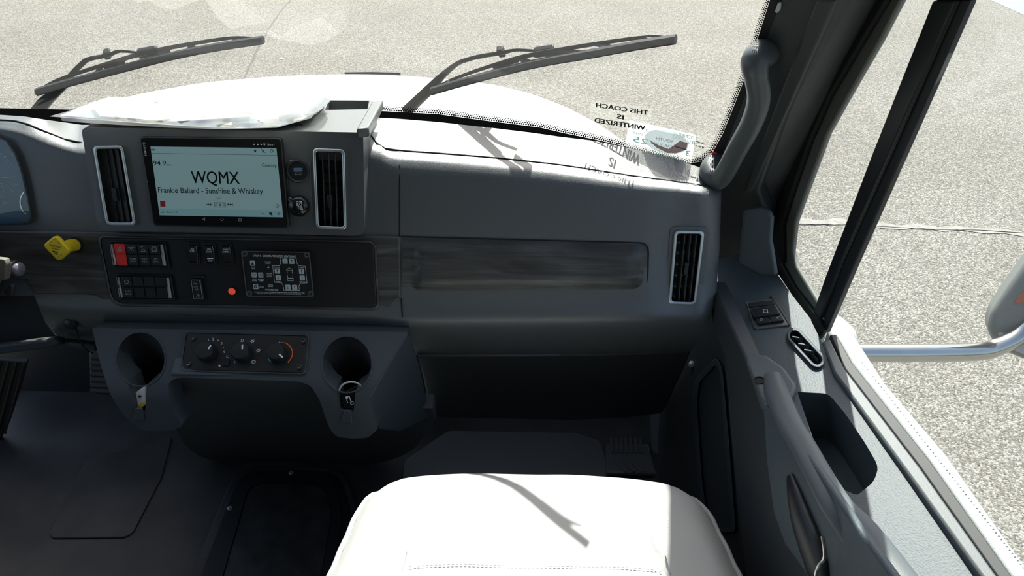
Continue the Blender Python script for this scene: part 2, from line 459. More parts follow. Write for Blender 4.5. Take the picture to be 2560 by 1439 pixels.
struct('wall_left', join(aabb((-1.5, -.2, 0), (-1.44, 1.2, .72)), aabb((-1.5, -1.8, 0), (-1.44, -.2, 1.74)), aabb((-1.5, -.2, 1.6), (-1.44, .95, 1.74))), DARK, 'driver side wall and door', cat='wall')
struct('wall_right', aabb((.50, -1.8, 0), (.56, -.25, 1.74)), BACK, 'side wall behind the passenger door', cat='wall')
# windshield
nx, nz = 40, 16; vs = []; fs = []
for j in range(nz + 1):
    for i in range(nx + 1):
        x = -1.40 + 1.82 * i / nx; z = .76 + .98 * j / nz; vs.append((x, ws_y(x, z), z))
for j in range(nz):
    for i in range(nx): a = j * (nx + 1) + i; fs.append([a, a + 1, a + nx + 2, a + nx + 1])
win = struct('window_1', (vs, fs), GLASS, 'curved laminated windshield above the dashboard', cat='windshield')
# black frit band with dots
FR_TOP = [(-900, 258), (0, 270), (300, 276), (951, 277), (1095, 285), (1212, 301), (1349, 318), (1408, 332), (1486, 348), (1564, 366), (1640, 384), (1690, 396), (1725, 408), (1755, 403), (1782, 380), (1808, 332), (1836, 262), (1862, 195), (1896, 90), (1925, 0), (1985, -160), (2500, -1520)]
FR_BOT = [(-900, 320), (0, 330), (300, 330), (940, 330), (1090, 330), (1200, 345), (1330, 360), (1400, 372), (1480, 390), (1560, 408), (1640, 426), (1690, 440), (1740, 470), (1800, 470), (1830, 400), (1850, 345), (1880, 270), (1906, 200), (1940, 95), (1970, 0), (2030, -160), (2540, -1520)]
wsin = WS(-.002)
def band(A, B, fn):
    vs = [fn(*p) for p in A] + [fn(*p) for p in B]; n = len(A)
    return vs, [[i, i + 1, n + i + 1, n + i] for i in range(n - 1)]
def dense(P, step):
    out = []
    for a, b in zip(P, P[1:]):
        k = max(1, int(math.dist(a, b) / step)); out += [lerp(a, b, i / k) for i in range(k)]
    return out + [P[-1]]
fa, fb = [], []
for a, b, c, d in zip(FR_TOP, FR_TOP[1:], FR_BOT, FR_BOT[1:]):
    k = max(1, int(math.dist(a, b) / 40))
    for i in range(k): fa.append(lerp(a, b, i / k)); fb.append(lerp(c, d, i / k))
fa.append(FR_TOP[-1]); fb.append(FR_BOT[-1])
obj('frit_band', *band(fa, fb, wsin), BLKM, win)
ik = Ink(wsin, 0)
for row, (o_, r_) in enumerate(((3.0, 2.6), (7.5, 2.0), (11.5, 1.4))):
    P = dense(FR_TOP[3:21], 5.6)
    for i in range(len(P) - 1):
        d = V(P[i + 1]) - V(P[i]); d.normalize(); nn = V((d.y, -d.x))
        q = V(P[i]) + nn * o_ + d * (2.8 if row % 2 else 0)
        ik.poly(circ(q.x, q.y, r_, n=6))
tag(ik.build('frit_dots', BLKM, win), kind='stuff')
# windshield pillar on the passenger side
W1, W2 = on_ws(1815, 335), on_ws(1940, 0)
PIL = plane3(W1, W2, W1 + V((.62, -.55, 0)))
pil = sheet('trim_1', [(1725, 415), (1765, 408), (1795, 388), (1815, 335), (1940, 0), (2498, -1500), (2770, -1500), (2092, 0), (1958, 302), (1895, 480), (1915, 530), (1890, 640), (1770, 700), (1700, 500)], PIL, .03, PILL, None, bevel=.008, seg=4)
tag(pil, 'black plastic trim of the windshield pillar beside the passenger door', 'pillar', kind='structure')
sheet('raised_edge', [(2040, 0), (2092, 0), (1958, 302), (1880, 480), (1858, 480), (1925, 300)], PIL, .012, PILL, pil, bevel=.004, seg=3, lift=.007)
sheet('raised_edge', [(2040, 0), (2092, 0), (2770, -1500), (2700, -1500)], PIL, .012, PILL, pil, bevel=.004, seg=3, lift=.007)
ret = sheet('screw_cap', [(1936, 30), (1944, 8), (1952, 8), (1950, 26), (1942, 34)], PIL, .004, STEEL, pil, bevel=.001, lift=.004)
o = struct('trim_2', tube([(-1.36, ws_y(-1.36, .8), .8), (-1.38, ws_y(-1.38, 1.74), 1.74)], .06, 10), PILL, 'windshield pillar on the driver side', cat='pillar')
o = struct('trim_3', tube([(-1.4, .90, 1.73), (.42, .90, 1.73)], .035, 8), HEAD, 'windshield header trim', cat='trim')

# ------------------------------------------------------------ ground marks
GND = Pl((0, 0, GZ), (0, 0, 1))
def gstrip(name, pts, wd, material, label, cat):
    P = [GND(*p) + V((0, 0, .004)) for p in pts]; vs = []; fs = []
    rr = random.Random(len(name) + len(pts))
    D = []
    for a, b in zip(P, P[1:]):
        k = max(1, int((b - a).length / .12)); D += [a.lerp(b, i / k) for i in range(k)]
    D.append(P[-1])
    for i, p in enumerate(D):
        t = (D[min(i + 1, len(D) - 1)] - D[max(i - 1, 0)]).normalized(); n = V((-t.y, t.x, 0))
        j = rr.uniform(-.35, .35) * wd; h = wd * rr.uniform(.5, 1.3) / 2
        vs += [p + n * (j + h), p + n * (j - h)]
    fs = [[2 * i, 2 * i + 1, 2 * i + 3, 2 * i + 2] for i in range(len(D) - 1)]
    return tag(obj(name, vs, fs, material), label, cat)
CRACK = mat('pavement_crack', (.07, .066, .06), .9)
SEAMP = mat('sealed_joint', (.175, .168, .155), .85, var=.25, vscale=20)
gstrip('pavement_crack', [(735, -10), (700, 30), (672, 75), (640, 130), (615, 185), (580, 240)], .022, CRACK, 'thin dark crack in the asphalt ahead of the hood', 'crack')
gstrip('pavement_joint', [(1960, 556), (2100, 556), (2250, 566), (2400, 574), (2560, 584), (2900, 600)], .075, SEAMP, 'pale sealed joint running across the asphalt beside the door', 'joint')
gstrip('pavement_crack', [(1990, 561), (2160, 564), (2330, 574), (2450, 576), (2560, 584)], .012, CRACK, 'fine dark crack along the pale pavement joint', 'crack')
BLUEP = mat('faded_blue_paint', (.13, .235, .27), .8, var=.2, vscale=6)
P = [GND(*p) + V((0, 0, .003)) for p in [(2475, 0), (2560, 38), (2760, 120), (2900, -60), (2600, -90)]]
tag(obj('painted_marking', P, [[0, 1, 2, 3, 4]], BLUEP), 'faded pale blue paint patch on the far asphalt', 'marking')
P = [GND(*p) + V((0, 0, .004)) for p in circ(704, 147, 6, 3, n=7)]
tag(obj('litter_scrap', P, [list(range(7))], mat('blue_litter', (.10, .42, .80), .6)), 'tiny blue scrap of litter on the asphalt', 'litter')

# ------------------------------------------------------------ hood outside
nu, nv = 32, 24; vs = []; fs = []
for j in range(nv + 1):
    t = j / nv; y = 1.42 + 1.12 * t
    hw = interp([0, .5, .85, 1], [1.05, .90, .62, .42], t)
    zc = interp([0, .4, .8, .93, 1], [.775, .748, .682, .60, .40], t)
    for i in range(nu + 1):
        s = -1 + 2 * i / nu; a = abs(s)
        dz = -.035 * a * a - .30 * max(0, a - .62) ** 2 * 6.9 * .55
        ch = .018 * sm((.42 - a) / .10) * sm((.8 - t) / .3)
        vs.append((-.5 + s * hw, y - .12 * a * a * t, zc + dz - ch))
for j in range(nv):
    for i in range(nu): a = j * (nu + 1) + i; fs.append([a, a + 1, a + nu + 2, a + nu + 1])
hood = thing('truck_hood', 'glossy silver-white truck hood ahead of the windshield', 'hood', (-.5, 1.5, .5))
obj('hood_panel', vs, fs, PAINT, hood, smooth=60)
obj('hood_gap', *tube([at_y(862, 184, 2.42), at_y(930, 183, 2.43), at_y(1001, 185, 2.43)], .006, 6), BLK, hood)
tag(obj('cowl_panel', *aabb((-1.36, 1.385, .66), (.36, 1.50, .72)), BLK, None, .01), 'black cowl below the windshield', 'cowl', kind='structure')

# ------------------------------------------------------------ wipers
def wiper(label, pivot, sp, tipA, tipB, blade, sup, centre):
    """pixels: arm path sp; blade rubber line; sup: bridge line; centre: clip block"""
    o1, o2, o3 = .012, .030, .045
    root = thing('windshield_wiper', label, 'wiper', on_ws(*sp[0], .05), group='windshield wipers')
    pa = spline([on_ws(*p, .055 if i < 2 else .06) for i, p in enumerate(sp)], 6)
    obj('wiper_arm', *tube(pa, resample([.013, .0115, .0075, .0052, .005, .005, .0048, .0035, .003], len(pa)), 8, .6, up=WSN), WRUB, root, smooth=60)
    c = sp[-3]
    obj('washer_nozzle', *box(on_ws(c[0] - 6, c[1] - 12, .065), on_ws(c[0] + 2, c[1] + 6, .065), V((.006, 0, .001)), WSN * .006), WRUB, root, .002)
    pb = spline([on_ws(*p, o1) for p in blade], 8)
    N = len(pb); prof = resample([.004, .0095, .010, .010, .0095, .008, .004], N)
    rb = obj('rubber_blade', *tube(pb, .0060, 6, 1.4, up=WSN), WRUB, root)
    ps = spline([on_ws(*p, o2) for p in sup], 8)
    obj('bridge_frame', *tube(ps, resample([.002, .004, .0048, .0052, .0048, .004, .002], len(ps)), 6, .6, up=WSN), WRUB, root)
    n = len(sup)
    for k in (.12, .30, .40, .62, .72, .88):
        i = int(k * (len(ps) - 1)); j = int(k * (N - 1))
        obj('yoke', *box(ps[i], pb[j], V((.006, 0, .001)), WSN * .003), WRUB, root, .001)
    a, b = centre
    obj('blade_clip', *box(on_ws(*a, o3), on_ws(*b, o3), V((0, -.004, .0075)), WSN * .007), WRUB, root, .004)
    for k0, k1 in ((.30, .40), (.55, .66)):
        q0, q1 = ps[int(k0 * (len(ps) - 1))], ps[int(k1 * (len(ps) - 1))]
        obj('side_plate', *box(q0 - V((0, -.003, .006)), q1 - V((0, -.003, .006)), V((0, -.0015, .003)), WSN * .002), WRUB, root, .002)
    return root
wiper('black wiper in front of the passenger half of the windshield', None,
      [(1018, 276), (1072, 225), (1105, 190), (1142, 160), (1172, 148), (1205, 140), (1255, 132), (1290, 125), (1340, 127)], 0, 0,
      [(1078, 228), (1180, 199), (1330, 161), (1480, 134), (1600, 112), (1690, 98)],
      [(1090, 216), (1135, 197), (1205, 172), (1290, 146), (1345, 134), (1400, 124), (1520, 105), (1620, 92), (1668, 93)], ((1334, 132), (1385, 124)))
wiper('black wiper in front of the driver half of the windshield, above the papers', None,
      [(88, 288), (112, 255), (160, 212), (185, 180), (205, 160), (222, 148), (270, 138), (300, 128), (352, 133)], 0, 0,
      [(92, 230), (180, 205), (300, 173), (430, 140), (540, 118), (658, 100)],
      [(105, 220), (145, 200), (225, 173), (300, 150), (345, 137), (400, 124), (500, 106), (590, 94), (650, 97)], ((345, 135), (395, 126)))

# ------------------------------------------------------------ windshield stickers
st = WS(-.009)
r = thing('windshield_label', 'clear label reading THIS COACH IS WINTERIZED, mirrored, low on the windshield', 'label', st(1551, 296))
sheet('film', [(1478, 252), (1632, 268), (1622, 332), (1468, 312)], st, 0, FILM, r, grid=(6, 4))
ik = Ink(st, .001)
for dx in (-.7, .7):
  ik.text('THIS COACH', 1555+dx, 272, 11, xv=(1, .155), width=131, mirror=True, uv=(.05, -1))
  ik.text('IS', 1551+dx, 292, 11, xv=(1, .15), width=17, mirror=True, uv=(.05, -1))
  ik.text('WINTERIZED', 1550+dx, 310, 11.5, xv=(1, .16), width=128, mirror=True, uv=(.05, -1))
ik.build('lettering', INK, r)
st2 = WS(-.004)
r = thing('dealer_sticker', 'white paper dealer sticker with teal lettering in the lower corner of the windshield', 'sticker', st2(1655, 360))
sheet('paper', [(1574, 300), (1741, 337), (1727, 409), (1562, 366)], st2, 0, STPAPER, r, grid=(6, 4))
ik = Ink(st2, .001)
for t, x, y, h, wd in (('GENERAL', 1708, 339, 8.5, 56), ('6915', 1595, 334, 5, 28), ('25', 1602, 351, 14, 38), ('RV', 1727, 356, 10, 20), ('ALLEGRO BAY 38BB', 1680, 393, 6.5, 86), ('2', 1617, 326, 7, 6), ('3', 1720, 383, 13, 12)):
    ik.text(t, x, y, h, xv=(1, .22), width=wd, mirror=True, uv=(.12, -1))
ik.build('lettering', TEAL, r)['kind'] = 'stuff'
st3 = WS(-.011)
r = thing('oval_sticker', 'grey-blue and red oval sticker lettered SOUTH CAROLINA over the white dealer sticker', 'sticker', st3(1666, 354))
sheet('oval', circ(1666, 354, 56, 29, n=32, rot=R(12)), st3, 0, OVALM, r, grid=(6, 4))
ik = Ink(st3, .001)
ik.poly([(1622, 349), (1640, 368), (1668, 382), (1690, 383), (1716, 374), (1719, 357), (1700, 352), (1672, 372), (1648, 364)])
ik.build('red_field', OVALR, r)
ik = Ink(st3, .002)
ik.text('SOUTH', 1662, 350, 7, xv=(1, .2), width=44, mirror=True, uv=(.1, -1))
ik.text('CAROLINA', 1655, 362, 7, xv=(1, .2), width=56, mirror=True, uv=(.1, -1))
ik.line([(1688, 366), (1716, 374)], 3)
ik.build('lettering', PALED, r)
ik = Ink(st3, 0); ik.line([(1738, 352), (1763, 361)], 2); ik.line([(1740, 364), (1752, 368)], 2); ik.poly([(1754, 365), (1761, 368), (1756, 372)])
tag(obj('small_glass_mark', ik.v, ik.f, GREYP, None, recalc=False), 'small printed glass mark right of the white sticker', 'mark')
tag(sheet('red_tag', [(1776, 390), (1783, 380), (1792, 384), (1786, 394)], st3, .002, REDM, None), 'small red tag at the bottom corner of the windshield', 'tag')

# ============================================================ dashboard
RX = [-900, 0, 60, 120, 205, 550, 900, 945, 970, 1000, 1095, 1232, 1330, 1400, 1486, 1564, 1681, 1725, 1800]
R0 = [275, 287, 291, 300, 312, 312, 300, 294, 295, 297, 305, 320, 332, 342, 352, 368, 394, 410, 436]
R1 = [290, 300, 307, 332, 358, 360, 340, 352, 369, 376, 383, 394, 404, 412, 425, 437, 453, 459, 470]
R2 = [315, 326, 340, 364, 388, 405, 405, 412, 428, 436, 442, 450, 458, 466, 472, 480, 486, 489, 494]
R7 = [850, 850, 850, 855, 862, 862, 870, 874, 880, 886, 887, 886, 885, 884, 883, 881, 879, 878, 876]
def dash_off(px, py):
    g = lambda rr: interp(RX, rr, px)
    y0, y1, y2, y7 = g(R0), g(R1), g(R2), g(R7)
    q = at_y(px, y0, 1.20 - .07 * max(0, (px - 900) / 850) ** 1.6 - .08 * sm((205 - px) / 120))
    o0 = (q - FACE.p).dot(FACE.n)
    yc = y7 - 88
    rows = [y0, y1, y1 * .6 + y2 * .4, y2, y2 + 40, 590, yc - 40, yc, y7]
    offs = [o0, -.034 + .016 * sm((205 - px) / 120), -.010, -.001, 0, 0, .004, .008, -.075]
    o = interp(rows, offs, py) if py > y1 else o0 + (offs[1] - o0) * (py - y0) / (y1 - y0)
    o -= .035 * max(0, (px - 1745) / 55) ** 2
    # the shallow dish around the passenger vent
    dx, dy = (px - 1715) / 75, (py - 640) / 170
    o -= .010 * math.exp(-(dx * dx + dy * dy) ** 2)
    return o
class Fld:
    def __init__(s, f, base=FACE): s.f = f; s.b = base; s.n = base.n
    def __call__(s, px, py, off=0.0): return s.b(px, py, s.f(px, py) + off)
DF = Fld(dash_off)
dash = thing('dashboard', 'charcoal grey moulded dashboard across the cab with grey wood trim', 'dashboard', FACE(900, 700) * 1)
VP = [(1686, 576), (1762, 577), (1740, 763), (1671, 761)]       # passenger vent
top = [(x, y) for x, y in zip(RX, R0)]
body = [(-900, 735)] + [(-900, 275)] + top[1:] + [(1803, 480), (1800, 612), (1790, 745), (1765, 830), (1727, 878), (1400, 884), (1040, 887), (1000, 886), (235, 862), (152, 852), (112, 802), (86, 738)]
ys_ = [288 + 4 * i for i in range(30)] + [408 + 8 * i for i in range(12)] + [520, 560, 600, 650, 700, 740, 760, 775, 785, 795, 805, 820, 840, 860]
xs_ = list(range(-840, -120, 60)) + list(range(-120, 210, 15)) + [400, 700, 900] + [950 + 25 * i for i in range(30)] + [1705, 1725, 1740, 1755, 1765, 1775, 1785, 1795]
body = dense(body + [body[0]], 60)[:-1]
dpanel = sheet('dash_panel', body, DF, .03, DASH, dash, back=(0, .8, -.6), holes=[qin(VP, 4)], xs=xs_, ys=ys_, bevel=0, smooth=50)
def seam(name, pts, fn, rad, parent, material=SEAM, lift=.0):
    P = [fn(*p, lift) for p in dense(pts, 25)]
    return obj(name, *tube(P, rad, 6), material, parent)
g1 = [(915, 318), (925, 335), (942, 358), (962, 371), (1000, 376)] + [(x, interp(RX, R1, x)) for x in range(1030, 1790, 30)]
seam('pad_seam', g1, DF, .0016, dash, lift=.0002)
seam('pad_seam', [(-880, 290), (0, 300), (40, 303), (70, 311), (120, 332), (160, 348), (205, 357)], DF, .0018, dash, lift=.0002)
seam('panel_seam', [(1000, 379), (999, 450), (999, 590)], DF, .0011, dash, lift=.0003)
seam('panel_seam', [(1003, 745), (1006, 790), (1010, 828)], DF, .0011, dash, lift=.0003)
# wood
wd = [(-880, 566), (0, 576), (200, 579), (500, 584), (900, 590), (1000, 592), (1002, 744), (990, 752), (978, 770), (962, 790), (940, 798), (700, 795), (300, 785), (276, 771), (255, 750), (240, 740), (215, 737), (84, 736), (66, 700), (-880, 690)]
cw = sheet('centre_wood_trim', wd, FACE.up(.0055), .012, WOOD, dash, bevel=.003, seg=3)
def pillow(px, py):
    t0 = 596 + (px - 1005) / 610 * 14; t1 = 742 - (px - 1005) / 610 * 8
    t = (py - t0) / (t1 - t0); e = sm(t / .30) * sm((1 - t) / .30)
    e *= .35 + .65 * sm((px - 1030) / 24); e *= sm((1617 - px) / 40)
    return .0002 + .011 * e
PW = Fld(pillow)
pw = rpoly([(1005, 593), (1620, 609), (1616, 735), (1005, 743)], [2, 22, 22, 2])
sheet('passenger_wood_trim', pw, PW, .012, WOOD, dash, xs=[1012, 1024, 1030, 1036, 1042, 1048, 1056, 1100, 1200, 1300, 1400, 1500, 1560, 1580, 1590, 1600, 1610], ys=[600 + 7 * i for i in range(21)], bevel=0, smooth=60)
seam('trim_gap', rpoly([(1003, 591), (1622, 607), (1618, 738), (1003, 745)], [1, 24, 24, 1]), FACE, .0012, dash, lift=.0006)
# black switch plate
sp = rpoly([(249, 594), (934, 606), (943, 770), (283, 759)], [16, 22, 18, 30])
spl = sheet('switch_plate', sp, FACE.up(.008), .006, BLK, dash, bevel=.0022, seg=3)
ring('plate_border', rpoly([(243, 589), (940, 601), (949, 776), (277, 765)], [18, 26, 22, 34]), rpoly([(249, 594), (934, 606), (943, 770), (283, 759)], [16, 22, 18, 30]), FACE, .009, WOOD, dash, .002, lift=.0)
SWP = FACE.up(.0085)
# lower panel in front of the footwell
gp = plane3(DF(1050, 892, -.004), DF(1700, 884, -.004), at_y(1380, 1046, 1.14))
glb = [(1042, 892), (1400, 888), (1727, 881), (1712, 920), (1690, 965), (1668, 1018), (1655, 1034), (1560, 1046), (1440, 1051), (1100, 1046), (1080, 1035), (1068, 1000), (1058, 950)]
sheet('lower_panel', glb, gp, .02, DARK, dash, bevel=.005, seg=3)
sheet('lower_panel_lip', [(1042, 888), (1200, 888), (1400, 887), (1400, 888), (1200, 890), (1046, 892)], gp, .004, DASH2, dash, lift=.004, bevel=.001)
obj('push_pin', *lathe(DF(1784, 768, -.02), FACE.n, [(.008, 0), (.008, .004), (.005, .007)], 12), STEEL, dash)
# under the cluster
sheet('knee_trim', [(-880, 950), (0, 862), (130, 847), (150, 852), (146, 866), (100, 874), (0, 886), (-880, 980)], FACE.up(-.02), .02, DARK, dash, bevel=.004)
sheet('knee_trim', [(150, 852), (240, 862), (240, 880), (160, 868)], FACE.up(-.03), .02, DARK, dash, bevel=.004)
# black sheet standing in for the shade around the steering column
sheet('column_shade_sheet', [(-880, 640), (60, 690), (88, 742), (114, 806), (152, 856), (-880, 880)], FACE.up(-.06), .01, BLKM, dash)

# ------------------------------------------------------------ centre bezel
BZ = FACE.up(.036)
LV = [(231, 365), (307, 363), (341, 564), (265, 563)]
RV = [(781, 370), (862, 373), (867, 575), (790, 572)]
bez = thing('centre_bezel', 'charcoal surround holding the tablet and two air vents', 'dash bezel', BZ(560, 575))
bo = rpoly([(202, 318), (908, 331), (912, 590), (246, 575)], [18, 16, 26, 22], 6)
sheet('bezel_panel', bo, BZ, .055, DASH2, bez, holes=[qin(LV, 5), qin(RV, 5)], bevel=.006, seg=3)
zt = BZ(560, 324).z - .002
TP = Pl((0, 0, zt), (0, 0, 1))
back_l, back_r = (262, 262), (935, 262)
sheet('top_tray', [(212, 319), (902, 331), (938, 266), (930, 250), (500, 240), (300, 255)], TP, .05, DASH2, bez, bevel=.004, lift=-.001, holes=[[(812, 274), (822, 250), (922, 252), (918, 272)]])
obj('tray_floor', *aabb(tuple(TP(812, 276) + V((0, -.01, -.05))), tuple(TP(935, 240) + V((.0, .03, -.045)))), BLKM, bez)
obj('tray_rim', *box(TP(907, 333, .004), TP(945, 262, .004), V((.009, .004, 0)), V((0, 0, .008))), DASH2, bez, .003)
sheet('tray_clip', [(690, 303), (752, 303), (757, 307), (700, 309)], TP, .006, BLK, bez, lift=.004)
# outlet plate
sheet('outlet_plate', rpoly([(718, 400), (776, 402), (781, 540), (728, 546)], 8), BZ, .003, DASH2, bez, lift=.0016, bevel=.0006)

# ------------------------------------------------------------ vents
def vent(label, q, pl, tab, vane_tilt, depth=.05, slats=3):
    root = thing('air_vent', label, 'air vent', pl(*quad(q, .5, 1)), 'air vents in the dashboard')
    inn = qin(q, 8)
    ring('vent_frame', rpoly(q, 13), rpoly(inn, 7), pl, .006, SILV, root, .002, lift=-.001, seg=3)
    a = [pl(*p, -.001) for p in qin(q, 6)]; b = [p - pl.n * depth for p in a]
    obj('vent_duct', a + b, [[4, 5, 6, 7]] + [[i, (i + 1) % 4, 4 + (i + 1) % 4, 4 + i] for i in range(4)], BLK, root, recalc=False)
    sx = (pl(*quad(inn, 1, .5)) - pl(*quad(inn, 0, .5))).normalized()
    sy = (pl(*quad(inn, .5, 1)) - pl(*quad(inn, .5, 0))).normalized()
    for k in range(slats):
        s = (k + 1) / (slats + 1)
        vd = (pl.n + sx * vane_tilt).normalized()
        obj('slat', *box(pl(*quad(inn, s, .0), -.010), pl(*quad(inn, s, 1.0), -.010), sx * .0011, vd * .008), DARK, root, .0006)
    for k in range(6):
        t = (k + .7) / 6.2
        obj('vane', *box(pl(*quad(inn, 0, t), -.030), pl(*quad(inn, 1, t), -.030), sy * .0012, pl.n * .008), GREYP if vane_tilt < .2 else BLK, root)
    t = tab
    obj('slide_tab', *box(pl(*quad(inn, .5, t - .09), -.004), pl(*quad(inn, .5, t + .09), -.004), sx * .0035, pl.n * .006), BLK, root, .001)
    return root
vent('tall dark air vent with satin frame left of the tablet', LV, BZ.up(.0015), .62, 2.2)
vent('tall air vent with satin frame right of the tablet', RV, BZ.up(.0015), .66, .25)
VPL = Pl(DF(1715, 670), (FACE.n + V((0, 0, 0))))
sheet('vent_surround', rpoly([(1676, 566), (1775, 567), (1752, 775), (1660, 773)], 18), VPL, .008, DASH, dash, holes=[qin(VP, 4)], bevel=.002, lift=.002)
vent('air vent with pale satin frame at the passenger end of the dash', VP, VPL.up(.003), .5, .15)

# ------------------------------------------------------------ tablet
tab = thing('tablet_display', 'black tablet showing radio station WQMX in the centre of the dash', 'tablet', BZ(540, 570))
TQ = [(347, 341), (703, 344), (723, 571), (383, 565)]
TB = BZ.up(.009)
sheet('housing', rpoly(TQ, 11), TB, .012, BLK, tab, bevel=.002, seg=3)
sheet('front_glass', rpoly(qin(TQ, 4), 9), TB, .001, GLOSS, tab, lift=.0006, bevel=0)
SQ = [(376, 366), (691, 370), (708, 543), (399, 538)]
sheet('screen', SQ, TB, 0, SCREEN, tab, lift=.0010)
sheet('screen_bar', qrect(SQ, 0, .90, 1, 1), TB, 0, SCR2, tab, lift=.0013)
ik = Ink(TB, .0016); up = (-.085, -1)
def T(t, x, y, h, wd=None, al='c'): ik.text(t, x, y, h, xv=(1, .014), uv=up, width=wd, align=al)
T('FM', 378, 374, 5, None, 'l'); T('94.9', 383, 407, 12, 32, 'l'); T('MHz', 418, 412, 3.4, 10, 'l'); T('Country', 691, 413, 9, 36, 'r')
T('WQMX', 537.6, 443, 31, 120); T('WQMX', 538.4, 443, 31, 120); T('Frankie Ballard - Sunshine & Whiskey', 526, 476, 14, 262); T('AUTO', 547, 496, 3.6, 12)
ik.line([(379, 383), (692, 388)], .7)
for x, s in ((520, -1), (577, 1)):
    for k in (0, 6): ik.poly([(x + s * (4 - k), 511), (x - s * (2 + k), 508), (x - s * (2 + k), 514)])
    ik.line([(x + s * 5, 508), (x + s * 5, 514)], 1)
ik.line([(536, 506), (563, 506.5), (564, 517.5), (537, 517)], .9, True)
for x in (541, 559): ik.line([(x - 2, 509), (x + 2, 509), (x + 2, 514), (x - 2, 514)], .8, True)
ik.line(circ(693, 515, 4, n=10, a0=-60, a1=240), .9); ik.line([(693, 509), (693, 514)], .9)
ik.line([(654, 534), (661, 534)], 1); ik.line([(693, 534), (701, 534)], 1); ik.line([(697, 530), (697, 538)], 1)
ik.poly([(673, 532), (676, 532), (679, 529), (679, 539), (676, 536), (673, 536)]); ik.line([(672, 530), (682, 539)], .7)
T('Zone 2 10', 430, 530, 4, 28); ik.line([(403, 527), (410, 527), (410, 532), (403, 532)], .7, True)
ik.poly([(638 + (4.6 if i % 2 == 0 else 2) * math.sin(i * math.pi / 5), 377 - (4.6 if i % 2 == 0 else 2) * math.cos(i * math.pi / 5)) for i in range(10)])
T('R', 658, 378, 7); ik.line([(652, 371), (665, 383)], 1); ik.line(circ(679, 377, 3.6, n=10), 1.4, True)
ik.build('screen_text', SINK, tab)
ik = Ink(TB, .0016); T('9:27', 680, 362.5, 4.5, 13)
for x in (635, 644.5, 653): ik.poly(circ(x, 361, 2, n=6))
ik.poly([(657, 359), (665, 359), (661, 364)]); ik.poly([(669, 359), (672, 359), (672, 364), (669, 364)])
ik.line([(512, 544), (506, 547.5), (512, 551)], .9, True); ik.line(circ(555, 548, 3.4, n=10), .9, True); ik.line([(597, 546), (603, 546), (603, 552), (597, 552)], .9, True)
ik.text('GARMIN', 362, 372, 5.5, xv=(.14, 1), uv=(1, -.02), width=34)
ik.poly(circ(369, 454, 1, n=5))
ik.build('status_print', GREYP, tab)['kind'] = 'stuff'
ik = Ink(TB, .0016); ik.poly([(400, 502), (413, 502), (414, 516), (401, 516)]); ik.build('red_icon', mat('red_icon', (.35, .01, .015), .5), tab)
ik = Ink(TB, .0017); ik.poly([(548, 509), (553, 509), (553, 515), (548, 515)]); ik.build('green_icon', mat('green_icon', (.05, .30, .12), .5), tab)

# ------------------------------------------------------------ outlets
usb = thing('usb_outlet', 'round black dual USB outlet right of the tablet', 'outlet', BZ(745, 455))
c = BZ(745, 428, .001)
obj('socket_ring', *lathe(c, BZ.n, [(.0185, 0), (.0185, .003), (.0165, .004), (.0150, .0025), (.0145, .0015)], 32), BLK, usb, smooth=50)
for nm, y, w_, h_, mt in (('usb_port', 424, 11, 4.5, SILV), ('usb_c_port', 434, 8, 3, SILV)):
    p = sheet(nm, rpoly([(745 - w_, y - h_), (745 + w_, y - h_), (745 + w_, y + h_), (745 - w_, y + h_)], 1.5), BZ, .001, mt, usb, lift=.0035, bevel=0)
    sheet('port_tongue', [(745 - w_ + 2, y - h_ + 1), (745 + w_ - 1, y - h_ + 1), (745 + w_ - 1, y + 1), (745 - w_ + 2, y + 1)], BZ, .0006, BLUE if nm == 'usb_port' else BLK, p, lift=.0042, bevel=0)
pw_ = thing('power_outlet_cap', 'glossy black round cap lettered POWER OUTLET beside the right vent', 'outlet cap', BZ(748, 540))
c = BZ(749, 514, .001)
obj('cap', *lathe(c, BZ.n, [(.0172, 0), (.0172, .006), (.0160, .0095), (.0125, .0125), (.007, .0145), (.001, .015)], 32), GLOSS, pw_, smooth=60)
obj('hinge_tab', *tube([BZ(724, 496, .006), BZ(730, 503, .008), BZ(738, 512, .009)], [.0045, .006, .005], 8), GLOSS, pw_, smooth=60)
class Dome:
    n = BZ.n
    def __call__(s, px, py, off=0):
        q = BZ(px, py); r2 = (q - BZ(749, 514)).length
        return BZ(px, py, .0158 - 30 * r2 * r2 + off)
ik = Ink(Dome(), .001)
ik.text('POWER', 753, 517, 6.5, xv=(.17, 1), uv=(1, -.1), width=27); ik.text('OUTLET', 745, 517, 6.5, xv=(.17, 1), uv=(1, -.1), width=27)
ik.text('12V-10A', 736.5, 517, 4, xv=(.17, 1), uv=(1, -.1), width=20); ik.line([(739, 506), (742, 527)], .8)
ik.build('lettering', WHITE, pw_)

